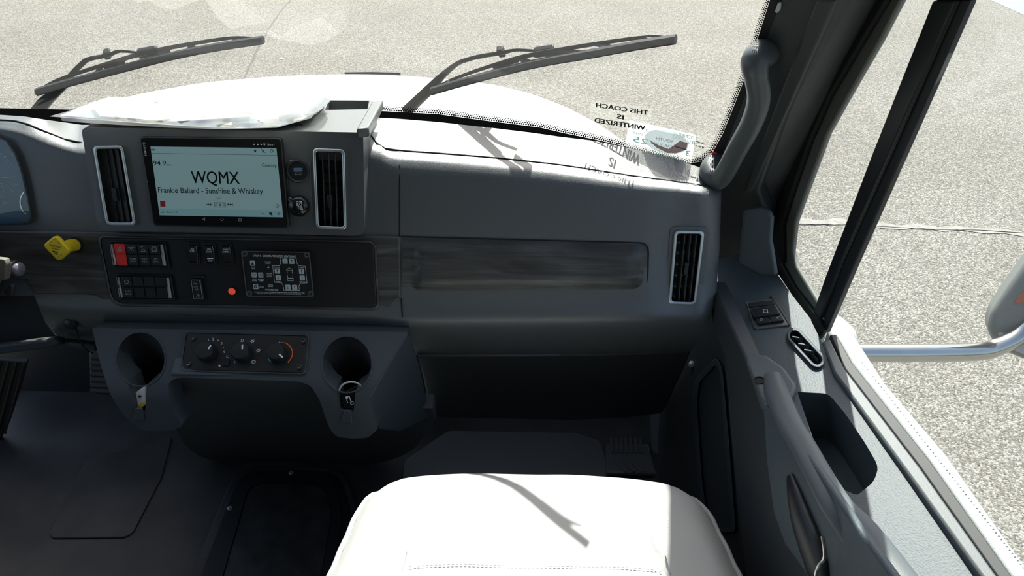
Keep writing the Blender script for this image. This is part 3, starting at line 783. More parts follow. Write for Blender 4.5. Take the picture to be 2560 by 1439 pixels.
# ------------------------------------------------------------ switch banks
def rocker(parent, q, pl, face, split=.46, hi=.006, lo=.0025):
    """one rocker: upper half proud, lower half set back"""
    v = []
    for t, h in ((0, 0), (0.02, hi), (split - .03, hi), (split + .05, lo), (.99, lo), (1, 0)):
        for s in (.03, .97): v.append(pl(*quad(q, s, t), h))
    fs = [[2 * i, 2 * i + 1, 2 * i + 3, 2 * i + 2] for i in range(5)]
    fs += [[0, 2, 4, 6, 8, 10], [1, 3, 5, 7, 9, 11], [0, 1, 11, 10]]
    return obj('rocker', v, fs, face, parent, .0008)
def bank(label, F, q0, dx, icons, legends, red):
    root = thing('switch_bank', label, 'switch bank', SWP(*quad(F, .5, 1)), 'rocker switch banks on the switch plate')
    ring('bank_frame', rpoly(F, 4), rpoly(qin(F, 3), 2), SWP, .004, BLK, root, .001)
    sheet('bank_back', qin(F, 3), SWP, 0, BLKM, root, lift=.0006)
    N = 4
    L = [q0[0], (q0[0][0] + dx * N, q0[0][1] + 1.2), (q0[1][0] + dx * N, q0[1][1] + 1.2), q0[1]]
    for i in range(N):
        q = qrect(L, i / N, 0, (i + 1) / N, 1)
        rk = rocker(root, q, SWP, REDM if (red and i == 0) else BLK)
        ik = Ink(SWP, .0066); c = quad(q, .5, .24); x, y = c
        k = icons[i]
        if k == 'haz': ik.line([(x, y - 6), (x + 6, y + 5), (x - 6, y + 5)], 1.2, True); ik.line([(x, y - 1.5), (x + 2.2, y + 3), (x - 2.2, y + 3)], 1, True)
        if k == 'dome': ik.line([(x - 8, y - 4), (x + 8, y - 4)], 1); ik.line([(x - 4, y - 3), (x - 3, y), (x + 3, y), (x + 4, y - 3)], 1); [ik.line([(x + a, y + 2), (x + 1.5 * a, y + 5)], .8) for a in (-4, 0, 4)]
        if k == 'foot': ik.line([(x - 7, y - 6), (x + 1, y - 6)], 1); ik.line([(x - 5, y - 3), (x - 1, y - 3)], 1); ik.line([(x - 4, y + 6), (x + 6, y + 6), (x + 5, y + 2), (x + 1, y + 1)], 1.1, True)
        if k == 'spin': ik.line(circ(x, y, 6.5, n=12), 1.4, True); ik.line(circ(x, y, 3.4, n=10), 1.2, True); ik.line([(x - 7, y + 6), (x + 8, y + 6)], 1)
        if k == 'eng': ik.line([(x - 5, y - 2), (x - 2, y - 4), (x + 3, y - 4), (x + 6, y + 1), (x + 3, y + 4), (x - 3, y + 4)], 1.2, True)
        c = quad(q, .5, .74)
        if legends[i]:
            a, b = legends[i].split('/')
            ik2 = Ink(SWP, .0032); ik2.text(a, c[0], c[1] - 3.2, 4, width=min(15, 3.6 * len(a))); ik2.text(b, c[0] + .8, c[1] + 3.2, 4, width=min(15, 3.6 * len(b)))
            ik2.build('legend', GREYP, rk)
        if k: ik.build('icon', GREYP, rk)
    for s, w_ in ((-.085, .0), (1.005, .05)):
        ql = qrect(L, s, .03, s + .08, .97)
        v = []
        for t, h in ((0, .004), (.3, .007), (.45, .003), (.6, .006), (1, .002)):
            v += [SWP(*quad(ql, 0, t), .001), SWP(*quad(ql, .5, t), h), SWP(*quad(ql, 1, t), .001)]
        f = []
        for i in range(4): f += [[3 * i, 3 * i + 1, 3 * i + 4, 3 * i + 3], [3 * i + 1, 3 * i + 2, 3 * i + 5, 3 * i + 4]]
        obj('chrome_end', v, f, BRIGHT, root, recalc=False)
    return root
bank('upper bank of four rocker switches with a red hazard switch', [(273, 602), (413, 604), (425, 671), (285, 669)], ((283, 608), (292, 664)), 28.6,
     ['haz', 'dome', 'foot', 'spin'], ['', 'DOME/LIGHT', 'FOOT/WELL', 'ATC/SPIN'], True)
bank('lower bank of four black rocker switches, one marked FAST IDLE', [(290, 685), (427, 687), (439, 751), (301, 749)], ((300, 691), (308, 745)), 28.2,
     ['eng', '', '', ''], ['FAST/IDLE', '', '', ''], False)
def single(label, q, lines, stop=False):
    root = thing('rocker_switch', label, 'switch', SWP(*quad(q, .5, 1)), 'single rocker switches on the switch plate')
    ring('switch_frame', rpoly([(q[0][0] - 6, q[0][1] - 6), (q[1][0] + 6, q[1][1] - 5), (q[2][0] + 6, q[2][1] + 6), (q[3][0] - 5, q[3][1] + 6)], 5), rpoly(q, 3), SWP, .002, BLK, root, .0006)
    v = []
    for t, h in ((0, .0005), (.1, .0035), (.3, .0055), (.5, .006), (.7, .0055), (.9, .0035), (1, .0005)):
        v += [SWP(*quad(q, 0, t), h), SWP(*quad(q, 1, t), h)]
    b = [SWP(*p, -.001) for p in q]
    n = len(v) // 2; fs = [[2 * i, 2 * i + 1, 2 * i + 3, 2 * i + 2] for i in range(n - 1)] + [[2 * i for i in range(n)], [2 * i + 1 for i in range(n)], [0, 1, 2 * n - 1, 2 * n - 2]]
    obj('rocker', v, fs, BLK, root, .0007)
    ik = Ink(SWP, .0062)
    for k, (t, w_) in enumerate(lines): ik.text(t, *quad(q, .48, .24 + .13 * k), 4.2, width=w_)
    if stop: ik.text('STOP', *quad(q, .5, .84), 3.6, width=11)
    ik.build('legend', WHITE, root)
    if stop:
        ik = Ink(SWP, .0058); ik.poly(qrect(q, .15, .70, .88, .755)); ik.build('white_bar', WHITE, root)
    ik = Ink(SWP, .0050); ik.line([quad(q, .93, .1), quad(q, 1.01, .35), quad(q, 1.02, .6), quad(q, .93, .93)], 1); ik.build('edge_highlight_strip', GREYP, root)
single('black rocker switch lettered AUX START', [(470, 610), (491, 611), (494, 656), (474, 657)], [('AUX', 9), ('START', 14)])
single('black rocker switch lettered GEN START and STOP', [(511, 611), (532, 612), (537, 658), (516, 659)], [('GEN', 9), ('START', 13)], True)
single('black rocker switch lettered WASH and CAMERA', [(553, 612), (574, 613), (579, 657), (557, 658)], [('WASH/', 14), ('CAMERA', 18)])
tl = thing('low_air_indicator', 'black indicator lettered TOW LOW AIR with a white outline', 'indicator', SWP(493, 750))
q = [(475, 697), (501, 698), (510, 749), (482, 749)]
sheet('mount_tab', [(471, 690), (509, 690), (509, 696), (472, 696)], SWP, .003, BLK, tl, lift=.004)
sheet('indicator_body', rpoly(q, 3), SWP, .006, BLK, tl, lift=.006)
ik = Ink(SWP, .0066); ik.line(rpoly(qin(q, 2.5), 3, 2), 1.0, True)
ik.text('TOW', *quad(q, .45, .22), 4, width=10); ik.text('LOW', *quad(q, .46, .36), 4, width=10); ik.text('AIR', *quad(q, .5, .5), 4, width=8)
x, y = quad(q, .55, .80); ik.line([(x, y - 5), (x + 5.5, y + 4), (x - 5.5, y + 4)], .9, True); ik.line([(x, y - 2), (x, y + 2)], .9)
ik.build('print', GREYP, tl)
il = thing('warning_lamp', 'small round glowing red indicator lamp on the switch plate', 'indicator lamp', SWP(581, 737))
obj('lens', *lathe(SWP(581, 727), FACE.n, [(.0062, 0), (.0060, .003), (.004, .005), (.0008, .0058)], 20), LAMP, il, smooth=60)
obj('rim', *lathe(SWP(581, 727), FACE.n, [(.0075, -.001), (.0075, .0015), (.0060, .002)], 20), BLK, il)

# ------------------------------------------------------------ leveling controller
lv = thing('leveling_controller', 'black control panel lettered COMPUTERIZED LEVELING with white arrow buttons', 'control panel', SWP(700, 742))
Z4 = lambda x, y: (590 + x / 9.595, 610 + y / 9.595)
LQ = [(602, 626), (774, 629), (785, 742), (616, 742)]
sheet('panel_plate', rpoly(LQ, 6), SWP, .006, BLK, lv, lift=.006, bevel=.0012)
LP = SWP.up(.0062)
ring('panel_rim', rpoly(LQ, 6), rpoly(qin(LQ, 3), 4), LP, .0012, DASH2, lv, .0005)
for s, t in ((.045, .07), (.955, .07), (.955, .93), (.045, .93)):
    sheet('corner_pad', circ(*quad(LQ, s, t), 8, n=10), LP, .001, DASH2, lv, lift=.001, bevel=.0004)
    obj('screw', *lathe(LP(*quad(LQ, s, t), .001), FACE.n, [(.0022, 0), (.0018, .001), (.0008, .0008)], 10), BLK, lv)
bt = []
def btn(zx, zy, kind):
    x, y = Z4(zx, zy); d = 6.4
    b = sheet('button', rpoly([(x - d - .6, y - d), (x + d - .6, y - d), (x + d + .6, y + d), (x - d + .6, y + d)], 2), LP, .0008, LGRN, lv, lift=.0008, bevel=.0003)
    ik = Ink(LP, .0012)
    if kind in 'ud':
        s = -1 if kind == 'u' else 1
        ik.line([(x, y - 4 * s), (x, y + 2 * s)], .9); ik.poly([(x - 2.2, y + 1.5 * s), (x + 2.2, y + 1.5 * s), (x, y + 4.6 * s)])
    if kind == 't': ik.poly([(x, y - 3), (x + 4, y + 4), (x - 4, y + 4)])
    if kind == 's': ik.line([(x - 2.5, y - 4), (x - 2.5, y + 4)], 2); ik.line([(x + 2.5, y + 4), (x + 2.5, y - 1)], 1); ik.poly([(x + .5, y - 1), (x + 4.5, y - 1), (x + 2.5, y - 4)])
    if kind == 'm': [ik.line([(x + a, y - 4), (x + a, y + 4)], .8) for a in (-4, -1.4, 1.4, 4)]
    if kind == 'c': ik.line(circ(x, y, 3.2, n=12), 2, True)
    ik.build('symbol', INK, b)
for a in ((1175, 410, 'd'), (1335, 415, 'u'), (990, 645, 'u'), (1010, 800, 'd'), (1570, 655, 'u'), (1588, 812, 'd'), (1245, 1035, 'd'), (1405, 1038, 'u'), (395, 458, 't'), (433, 740, 's'), (592, 742, 'm'), (470, 1018, 'c')): btn(*a)
ik = Ink(LP, .0007)
z = lambda L: [Z4(*p) for p in L]
ik.line(z([(1055, 330), (1445, 335), (1460, 450), (1510, 520), (1660, 530), (1705, 930), (1540, 935), (1510, 1000), (1520, 1115), (1150, 1110), (1130, 985), (1090, 925), (925, 915), (880, 515), (1040, 515), (1075, 450)]), .9, True)
ik.line(z([(1210, 600), (1275, 570), (1345, 600), (1350, 635), (1215, 630)]), .8, True); ik.line(z([(1225, 640), (1232, 705)]), .8); ik.line(z([(1345, 640), (1352, 705)]), .8)
ik.line(z([(1235, 750), (1240, 810), (1370, 815), (1360, 755)]), .8); ik.line(z([(1240, 825), (1245, 878), (1375, 880), (1370, 825)]), .8, True)
for t, x, y, h, w_ in (('HWH  COMPUTERIZED LEVELING', 935, 285, 5, 106), ('AUTO', 412, 555, 2.7, 10), ('LEVEL', 415, 590, 2.7, 11), ('EXCESS', 762, 425, 2.7, 15), ('SLOPE', 768, 462, 2.7, 12),
                       ('EXTEND', 985, 555, 2.7, 14), ('EXTEND', 1555, 563, 2.7, 14), ('RETRACT', 1020, 897, 2.7, 15), ('RETRACT', 1595, 905, 2.7, 15), ('AUTO', 440, 838, 2.7, 10), ('STORE', 443, 875, 2.7, 12),
                       ('MANUAL', 603, 840, 2.7, 15), ('DUMP', 607, 878, 2.7, 11), ('NOT IN', 800, 705, 2.7, 13), ('PARK/', 800, 740, 2.7, 11), ('BRAKE', 802, 776, 2.7, 12), ('CANCEL', 612, 1025, 2.7, 13),
                       ('TRAVEL', 828, 978, 2.7, 13), ('MODE', 832, 1014, 2.7, 11), ('WARNING!', 855, 1095, 4.6, 33),
                       ('UNDERSTAND OPERATOR\'S MANUAL BEFORE USING, BLOCK FRAME AND TIRES', 1040, 1158, 2.2, 126), ('SECURELY BEFORE REMOVING TIRES OR CRAWLING UNDER VEHICLE.', 1040, 1192, 2.2, 110)):
    ik.text(t, *Z4(x, y), h, xv=(1, .02), width=w_)
ik.poly(z([(775, 525), (800, 570), (750, 570)]))
ik.build('printed_legend', WHITE, lv)['kind'] = 'stuff'

# ------------------------------------------------------------ parking brake knob
pb = thing('parking_brake_knob', 'yellow diamond PARKING BRAKE knob left of the switches', 'knob', FACE(189, 612, .006))
kp = FACE.up(.050)
tip = Pl(kp(141, 621), (FACE.n + V((.12, 0, .10))))
obj('stem', *tube([FACE(190, 611, .004), FACE(178, 613, .014), tip(150, 619, -.006)], [.0105, .0105, .0095], 16), YEL, pb, smooth=60)
obj('stem_collar', *lathe(FACE(191, 611, .0045), FACE.n, [(.0135, 0), (.0135, .003), (.011, .003)], 18), BLKM, pb)
D = rpoly([(137, 587), (176, 627), (145, 655), (105, 613)], 11, 6)
sheet('knob_plate', D, tip, .012, YEL, pb, bevel=.003, seg=3)
ik = Ink(tip, .0005)
ik.text('PARKING', 138, 615, 4.6, xv=(1, .24), width=29); ik.text('BRAKE', 138, 622, 3.4, xv=(1, .24), width=18)
ik.text('PULL', 128, 603, 2.6, xv=(1, -.55), width=7); ik.text('TO', 138, 598, 2.6, xv=(1, .3), width=5); ik.text('APPLY', 148, 608, 2.6, xv=(.75, 1), width=11)
ik.text('PUSH TO', 130, 637, 2.4, xv=(.8, 1), width=13); ik.text('RELEASE', 150, 639, 2.4, xv=(1, -.75), width=13)
ik.line([(132, 628), (143, 631)], 3); ik.line([(137, 634), (144, 635)], 2.6)
ik.build('print', INK, pb)

# ------------------------------------------------------------ console with cup holders
cn = R(57)
CPn = V((0, -math.cos(cn), math.sin(cn)))
CP = Pl(FACE(620, 826, .028), CPn)
e = R(18)
CV = Pl(CP(620, 972), (0, -math.cos(e), math.sin(e)))
class Bent:
    n = CPn
    def __call__(s, px, py, off=0):
        d = ray(px, py)
        t1 = (CP.p + CP.n * off - CAM).dot(CP.n) / d.dot(CP.n); t2 = (CV.p + CV.n * off - CAM).dot(CV.n) / d.dot(CV.n)
        k = .02; h = max(0, k - abs(t1 - t2)) / k
        return CAM + d * (max(t1, t2) + h * h * k * .25)
CB = Bent()
cons = thing('cup_holder_console', 'charcoal centre console with two cup holders under the switches', 'console', at_z(700, 1155, 0))
cups = [(351, 897, 61, 67), (867, 910, 62, 70)]
notch = [[(318, 950), (368, 950), (363, 1028), (342, 1030)], [(838, 965), (890, 965), (884, 1029), (849, 1027)]]
cpoly = [(230, 820), (620, 825), (1020, 830), (972, 908), (924, 988), (936, 1045), (946, 1070), (921, 1094), (880, 1096), (843, 1092), (826, 1075), (812, 1039), (798, 997), (777, 964), (748, 953), (467, 943), (440, 944), (420, 956), (424, 1000), (436, 1036), (458, 1066), (425, 1076), (355, 1076), (310, 1040), (275, 985), (250, 905)]
cpoly = rpoly(cpoly, [4, 0, 6] + [10] * 23, 3)
sheet('console_shelf', cpoly, CB, .045, CONS, cons, back=(0, 1, -.25), ys=[840 + 20 * i for i in range(6)] + [950 + 5 * i for i in range(10)] + [1020, 1060],
      holes=[circ(*cups[0], n=20), circ(*cups[1], n=20)] + notch, bevel=.0045, seg=3, smooth=45)
for (cx, cy, rx, ry), nq in zip(cups, notch):
    P = circ(cx, cy, rx - .5, ry - .5, n=40); A = [CB(*p, -.002) for p in P]
    zb = CP(cx, cy).z - .115; vs = []; fs = []
    for p in A: vs += [p, V((p.x, p.y + .012, zb))]
    for i in range(40):
        j = (i + 1) % 40
        if not inside(((P[i][0] + P[j][0]) / 2, (P[i][1] + P[j][1]) / 2 - 2), nq): fs.append([2 * i, 2 * j, 2 * j + 1, 2 * i + 1])
    fs.append([2 * i + 1 for i in range(40)])
    lin = obj('cup_liner', vs, fs, BLKM, cons, recalc=False, smooth=60)
    so_ = lin.modifiers.new('s', 'SOLIDIFY'); so_.thickness = .002; so_.offset = 1
    ring('cup_rim', circ(cx, cy, rx + 3, ry + 3, n=40), circ(cx, cy, rx - 1, ry - 1, n=40), CB, .0012, CONS, cons, .0005)
p1 = at_z(500, 1150, .005); p2 = at_z(950, 1158, .005); p3 = CP(620, 945, -.010)
BP = plane3(p1, p2, p3)
sheet('console_base', rpoly([(425, 935), (790, 945), (822, 1050), (850, 1070), (925, 1070), (1000, 1020), (1084, 1020), (1090, 1048), (1040, 1125), (960, 1158), (500, 1150), (436, 1085)], [5, 5, 5, 5, 5, 5, 5, 10, 40, 40, 60, 40]), BP, .03, CBASE, cons, bevel=.006, seg=3)
s1 = CB(1018, 834, -.003); s2 = CB(928, 985, -.003); s3 = BP(1070, 1040, .006)
sheet('console_side', [(1020, 832), (1034, 862), (1052, 920), (1072, 1020), (1072, 1042), (1000, 1080), (948, 1072), (936, 1045), (926, 988)], plane3(s1, s2, s3), .012, CONS, cons, bevel=.003)
for cx, cy in ((343, 1040), (865, 1046)):
    sheet('slot_ramp', rpoly([(cx - 6, cy - 20), (cx + 12, cy - 20), (cx + 16, cy + 12), (cx - 14, cy + 12)], 3), CV, .004, CONS, cons, lift=.003, bevel=.002)
# things standing in the cup holders
cu = thing('battery_pack', 'small white and yellow printed pack in the driver side cup holder', 'battery pack', CV(350, 1020, -.02))
bpl = Pl(CV(350, 995, -.010), (-.15, -.85, .45))
sheet('pack_body', [(324, 990), (362, 964), (366, 1008), (343, 1027)], bpl, .02, PAPER, cu, bevel=.002)
sheet('yellow_stripe', [(341, 1016), (365, 1000), (366, 1008), (343, 1026)], bpl, .001, YEL, cu, lift=.001, bevel=0)
sheet('dark_print', [(330, 990), (338, 983), (340, 988), (332, 996)], bpl, .001, INK, cu, lift=.001, bevel=0); sheet('dark_print', circ(349, 990, 4, 2.5, n=10), bpl, .001, INK, cu, lift=.001, bevel=0)
kf = thing('key_fob', 'black key fob with white icons in the passenger side cup holder', 'key fob', CV(870, 1025, -.02))
kpl = Pl(CV(868, 1000, -.010), (.1, -.80, .55))
sheet('fob_body', rpoly([(850, 985), (898, 958), (905, 985), (885, 1024), (858, 1022)], 9), kpl, .012, GLOSS, kf, bevel=.003, seg=3)
ik = Ink(kpl, .001)
ik.line([(866, 992), (873, 990), (878, 1005)], 2); ik.line(circ(880, 1007, 4, n=8), 1.6, True); ik.poly(circ(867, 993, 3.5, n=8)); ik.text('PANIC', 868, 1003, 2.5, xv=(.45, 1), width=9)
ik.build('icons', WHITE, kf)
obj('key_ring', *tube([kpl(*p, .003) for p in circ(878, 978, 30, 24, n=24, a0=180, a1=330)], .0016, 8), STEEL, kf)

# ------------------------------------------------------------ climate control
cl = thing('climate_control', 'black heater control plate with three dials on the console', 'control panel', CP(610, 930))
KQ = [(466, 831), (770, 839), (760, 932), (453, 924)]
sheet('control_plate', rpoly(KQ, 10), CP, .006, BLK, cl, lift=.003, bevel=.0015)
ring('plate_edge', rpoly([(462, 827), (774, 835), (764, 936), (449, 928)], 12), rpoly(KQ, 10), CP, .0035, CONS, cl, .001)
KP = CP.up(.0032)
Z6 = lambda x, y: (440 + x / 7.53, 820 + y / 7.53)
for p in ((320, 195), (2395, 245), (2320, 735), (235, 680)):
    x, y = Z6(*p)
    s_ = obj('screw', *lathe(KP(x, y), CPn, [(.0052, 0), (.0050, .0012), (.003, .0018), (.0012, .001)], 14), BLK, cl)
    ik = Ink(KP, .0022); ik.line([(x - 2, y - .5), (x + 1, y + .5)], 1.4); ik.build('drive_slot', GREYP, s_)
for (zx, zy), ang in (((580, 435), 33), ((1245, 445), 2), ((1905, 455), 132)):
    x, y = Z6(zx, zy)
    c = KP(x + 3, y + 4)
    kn = obj('dial', *lathe(c, CPn, [(.0172, 0), (.0168, .002), (.0152, .016), (.0140, .018), (.004, .0185)], 36), BLK, cl, smooth=40)
    KT = Pl(c + CPn * .0187, CPn); a = R(ang); d = V((math.sin(a), -math.cos(a)))
    ik = Ink(KT, .0004); ik.line([tuple(V((x, y)) + d * 8), tuple(V((x, y)) + d * 17)], 4); ik.build('pointer', WHITE, kn)
ik = Ink(KP, .0006)
for t, x, y, h in (('1', 440, 335, 4.5), ('2', 700, 205, 6.5), ('3', 860, 280, 6), ('4', 900, 445, 6)): ik.text(t, *Z6(x, y), h)
for x, y in ((410, 445), (530, 258), (610, 222), (792, 225), (897, 355)): ik.poly(circ(*Z6(x, y), 1.3, n=6))
def seat_icon(ik, zx, zy, m_=1):
    x, y = Z6(zx, zy); ik.line([(x + 4, y - 4), (x + 3, y + 1), (x - 1, y + 1), (x - 3, y + 4)], 1.4); ik.poly(circ(x - 1, y - 3, 1.6, n=6)); ik.line([(x - 6, y), (x - 3, y)], 1)
seat_icon(ik, 1240, 240); seat_icon(ik, 1440, 250); seat_icon(ik, 1550, 425)
x, y = Z6(1460, 635); ik.line([(x - 5, y - 2), (x, y - 4), (x + 5, y - 2), (x + 3, y + 4), (x - 3, y + 4)], 1.2, True); ik.line([(x - 3, y), (x + 3, y)], 1)
x, y = Z6(970, 535); ik.line([(x + 3, y - 2), (x - 2, y - 2), (x - 3, y), (x - 2, y + 2), (x + 3, y + 2)], 1)
ik.poly(circ(*Z6(818, 705), 2.6, n=10)); ik.build('white_print', WHITE, cl)['kind'] = 'stuff'
ik = Ink(KP, .0006)
seat_icon(ik, 1125, 625); ik.poly([Z6(*p) for p in ((1072, 470), (1085, 475), (1112, 570), (1098, 590))]); ik.poly(circ(*Z6(1050, 425), 1.8, n=6)); ik.poly(circ(*Z6(1078, 395), 1.6, n=6))
ik.poly([Z6(*p) for p in ((1735, 505), (1795, 610), (1785, 640), (1765, 635), (1740, 580))]); ik.poly([Z6(*p) for p in ((1850, 295), (1915, 262), (1915, 280))]); ik.poly(circ(*Z6(1945, 265), 1.7, n=6)); ik.poly(circ(*Z6(1980, 262), 1.5, n=6))
ik.build('blue_print', CYAN, cl)['kind'] = 'stuff'
ik = Ink(KP, .0006); ik.poly(circ(*Z6(2010, 264), 1.3, n=6)); ik.poly(circ(*Z6(2045, 268), 1.5, n=6))
ik.line([Z6(*p) for p in ((2075, 280), (2130, 320), (2170, 375), (2195, 440), (2190, 510), (2165, 570), (2110, 640))], 2.8); ik.build('red_print', ORNG, cl)['kind'] = 'stuff'
obj('push_button', *box(KP(*Z6(880, 640), .002), KP(*Z6(1000, 650), .002), V((0, .004, .005)), CPn * .002), BLK, cl, .001)

# ------------------------------------------------------------ instrument cluster and column
ic = thing('instrument_cluster', 'blue-faced instrument cluster behind a clear lens at the left edge', 'instrument cluster', FACE(0, 560))
IP = FACE.up(.003)
cq = [(-420, 330), (-40, 330), (14, 352), (36, 385), (52, 430), (66, 490), (76, 540), (70, 553), (50, 558), (-420, 566)]
sheet('gauge_face', cq, IP, .004, CLUST, ic, bevel=0)
ring('lens_rim', [(x + 4 if x > 0 else x, y + (4 if y > 500 else -3)) for x, y in cq], cq, FACE, .008, BLK, ic, .002)
ik = Ink(IP, .001)
ik.line(circ(-30, 470, 74, 96, n=30, a0=-120, a1=-40), 1.2)
for t, x, y in (('45', 31, 388), ('35', 12, 391), ('25', -4, 402), ('60', 6, 465), ('70', 9, 478), ('120', 31, 478), ('mph', 40, 460), ('200', 13, 507)): ik.text(t, x, y, 5.5)
for a in range(-110, -35, 8):
    c_, s_ = math.cos(R(a)), math.sin(R(a)); ik.line([(-30 + 70 * c_, 470 + 91 * s_), (-30 + 76 * c_, 470 + 99 * s_)], 1)
ik.line(circ(0, 485, 33, 27, n=16, a0=-90, a1=-15), 1.2); ik.line([(-20, 447), (36, 441)], 1.6); ik.line([(-14, 500), (8, 490)], 1.4)
ik.build('dial_print', GREYP, ic)['kind'] = 'stuff'
ik = Ink(IP, .0012); ik.line(circ(80, 505, 30, 34, n=14, a0=120, a1=225), 3); ik.build('gauge_bezel', CHROME, ic)
sheet('clear_lens', cq, FACE, 0, LENS, ic, lift=.0075)
col = thing('steering_column', 'black steering column shroud with a pale tipped stalk at the left edge', 'steering column', FACE(-40, 760))
obj('shroud', *tube([FACE(-110, 660, -.05), FACE(-125, 690, .10), FACE(-140, 720, .16)], [.075, .07, .06], 20), BLKM, col, smooth=60)
obj('stalk', *tube([FACE(-60, 668, .05), FACE(10, 670, .06), FACE(46, 673, .068)], [.014, .015, .015], 14), BLKM, col, smooth=60)
obj('stalk_tip', *tube([FACE(44, 673, .068), FACE(49, 673, .0685), FACE(53, 673, .069)], [.011, .0115, .009], 14, 1.0), mat('pale_lilac_cap', (.13, .125, .16), .4), col, smooth=60)
sheet('key_plate', rpoly([(-20, 645), (10, 648), (15, 660), (13, 700), (-20, 705)], 4), FACE.up(.11), .012, mat('beige_plastic', (.15, .145, .12), .5), col, bevel=.003)
sheet('lever', [(8, 730), (22, 712), (32, 714), (30, 742), (10, 738)], FACE.up(.03), .01, DARK, col, bevel=.003)
hx = thing('diagnostic_plug', 'black hexagonal plug with a hanging wire under the dash trim', 'plug', DF(180, 812))
obj('plug_body', *lathe(DF(180, 806, -.002), FACE.n, [(.013, 0), (.012, .008), (.009, .010)], 6), BLK, hx, .001)
obj('wire', *tube(spline([DF(190, 820, .006), FACE(200, 850, .0), FACE(215, 872, -.01), FACE(232, 882, -.02)], 6), .0012, 6), BLKM, hx)

# ------------------------------------------------------------ papers on the dash
pk = thing('document_packet', 'white papers in a clear plastic sleeve lying on top of the dash', 'papers', TP(480, 315, .002))
def wav(a, sd):
    def f(px, py):
        q = V((px * .012 + sd, py * .03, sd)); return a * (noise.noise(q) + .5 * noise.noise(q * 2.3))
    return f
outl = [(125, 290), (180, 275), (235, 254), (275, 242), (345, 243), (440, 238), (500, 226), (560, 216), (680, 213), (780, 215), (815, 222), (832, 238), (822, 256), (790, 280), (760, 296), (700, 313), (610, 319), (500, 316), (420, 311), (300, 303), (200, 296)]
pf = Fld(wav(.006, 3), TP)
sheet('paper_stack', [(150, 288), (240, 256), (280, 245), (440, 241), (560, 220), (780, 219), (815, 236), (775, 282), (690, 305), (560, 309), (420, 305), (220, 294)], pf, .009, PAPER, pk, xs=range(180, 820, 40), ys=range(226, 315, 12), bevel=0, lift=.016)
pf2 = Fld(wav(.009, 9), TP)
sheet('loose_sheet', [(225, 258), (300, 244), (520, 228), (600, 250), (640, 290), (430, 303), (250, 290)], pf2, .001, PAPER, pk, xs=range(240, 640, 30), ys=range(236, 300, 8), bevel=0, lift=.026)
pf3 = Fld(wav(.011, 17), TP)
sl = sheet('plastic_sleeve', outl, pf3, .0006, BAG, pk, xs=range(140, 830, 22), ys=range(220, 318, 7), bevel=0, lift=.030, smooth=25)
sheet('sleeve_fold', [(560, 296), (640, 287), (760, 270), (812, 244), (826, 252), (790, 284), (700, 314), (610, 320), (520, 316)], Fld(wav(.014, 31), TP), .0006, BAG, pk, xs=range(530, 825, 16), ys=range(248, 318, 6), bevel=0, lift=.022, smooth=20)

# ------------------------------------------------------------ grab handle on the pillar
gh = thing('grab_handle', 'grey curved grab handle on the windshield pillar', 'grab handle', PIL(1785, 450, .02))
gp_ = [(1930, 128, -.012), (1905, 135, .012), (1888, 156, .035), (1890, 190, .040), (1897, 245, .040), (1880, 305, .042), (1842, 375, .045), (1814, 428, .048), (1796, 449, .050), (1776, 440, .048), (1772, 420, .035), (1784, 400, .012), (1800, 385, -.012)]
P = spline([PIL(x, y, o_) for x, y, o_ in gp_], 6)
obj('grip', *tube(P, resample([.017, .021, .020, .0165, .0165, .0165, .0165, .0165, .017, .017, .015, .014, .012], len(P)), 16), GRABM, gh, smooth=70)

# ------------------------------------------------------------ passenger door
S1, S2, B1 = at_x(2060, 840, .50), at_x(2560, 1430, .55), at_x(1895, 985, .370)
DP = plane3(S1, S2, B1)
door = thing('door_1', 'passenger door panel with window, pull handle and switches', 'door', at_z(1900, 1300, .1), kind='structure')
pocket = rpoly([(1993, 979), (2071, 983), (2113, 1033), (2163, 1107), (2198, 1168), (2183, 1205), (2142, 1238), (2109, 1223), (2034, 1099)], [4, 16, 10, 10, 22, 12, 10, 4, 4], 3)
# vent slot outline, switch recess
va, vb = V((1988, 840)), V((2041, 897)); vd = (vb - va).normalized(); vn = V((-vd.y, vd.x))
def capsule(r, n=8):
    o = []
    for k in range(n + 1): a = math.pi / 2 + math.pi * k / n; o.append(tuple(va + vd * (r * math.cos(a)) * 1.15 + vn * (r * math.sin(a))))
    for k in range(n + 1): a = -math.pi / 2 + math.pi * k / n; o.append(tuple(vb + vd * (r * math.cos(a)) * 1.15 + vn * (r * math.sin(a))))
    return o
ledge = [(1798, 648), (1850, 634), (1932, 626), (1942, 682), (1980, 738), (2028, 802), (2052, 850), (2085, 928), (2270, 1181), (2452, 1434), (2760, 1860), (2620, 1960), (2287, 1438), (2240, 1370), (2130, 1300), (2010, 1115), (1940, 1020), (1900, 990), (1862, 895), (1793, 712)]
sheet('door_ledge', ledge, DP, .03, DOORP, door, holes=[pocket, capsule(14, 5)], bevel=.007, seg=3)
a = [DP(*p, -.002) for p in pocket]; dn = V((.02, 0, -.08)); b = [p + dn + (sum(a, V()) / len(a) - p) * .12 for p in a]; n = len(a)
obj('door_pocket', a + b, [list(range(n, 2 * n))] + [[i, (i + 1) % n, n + (i + 1) % n, n + i] for i in range(n)], DOORP, door, recalc=False)
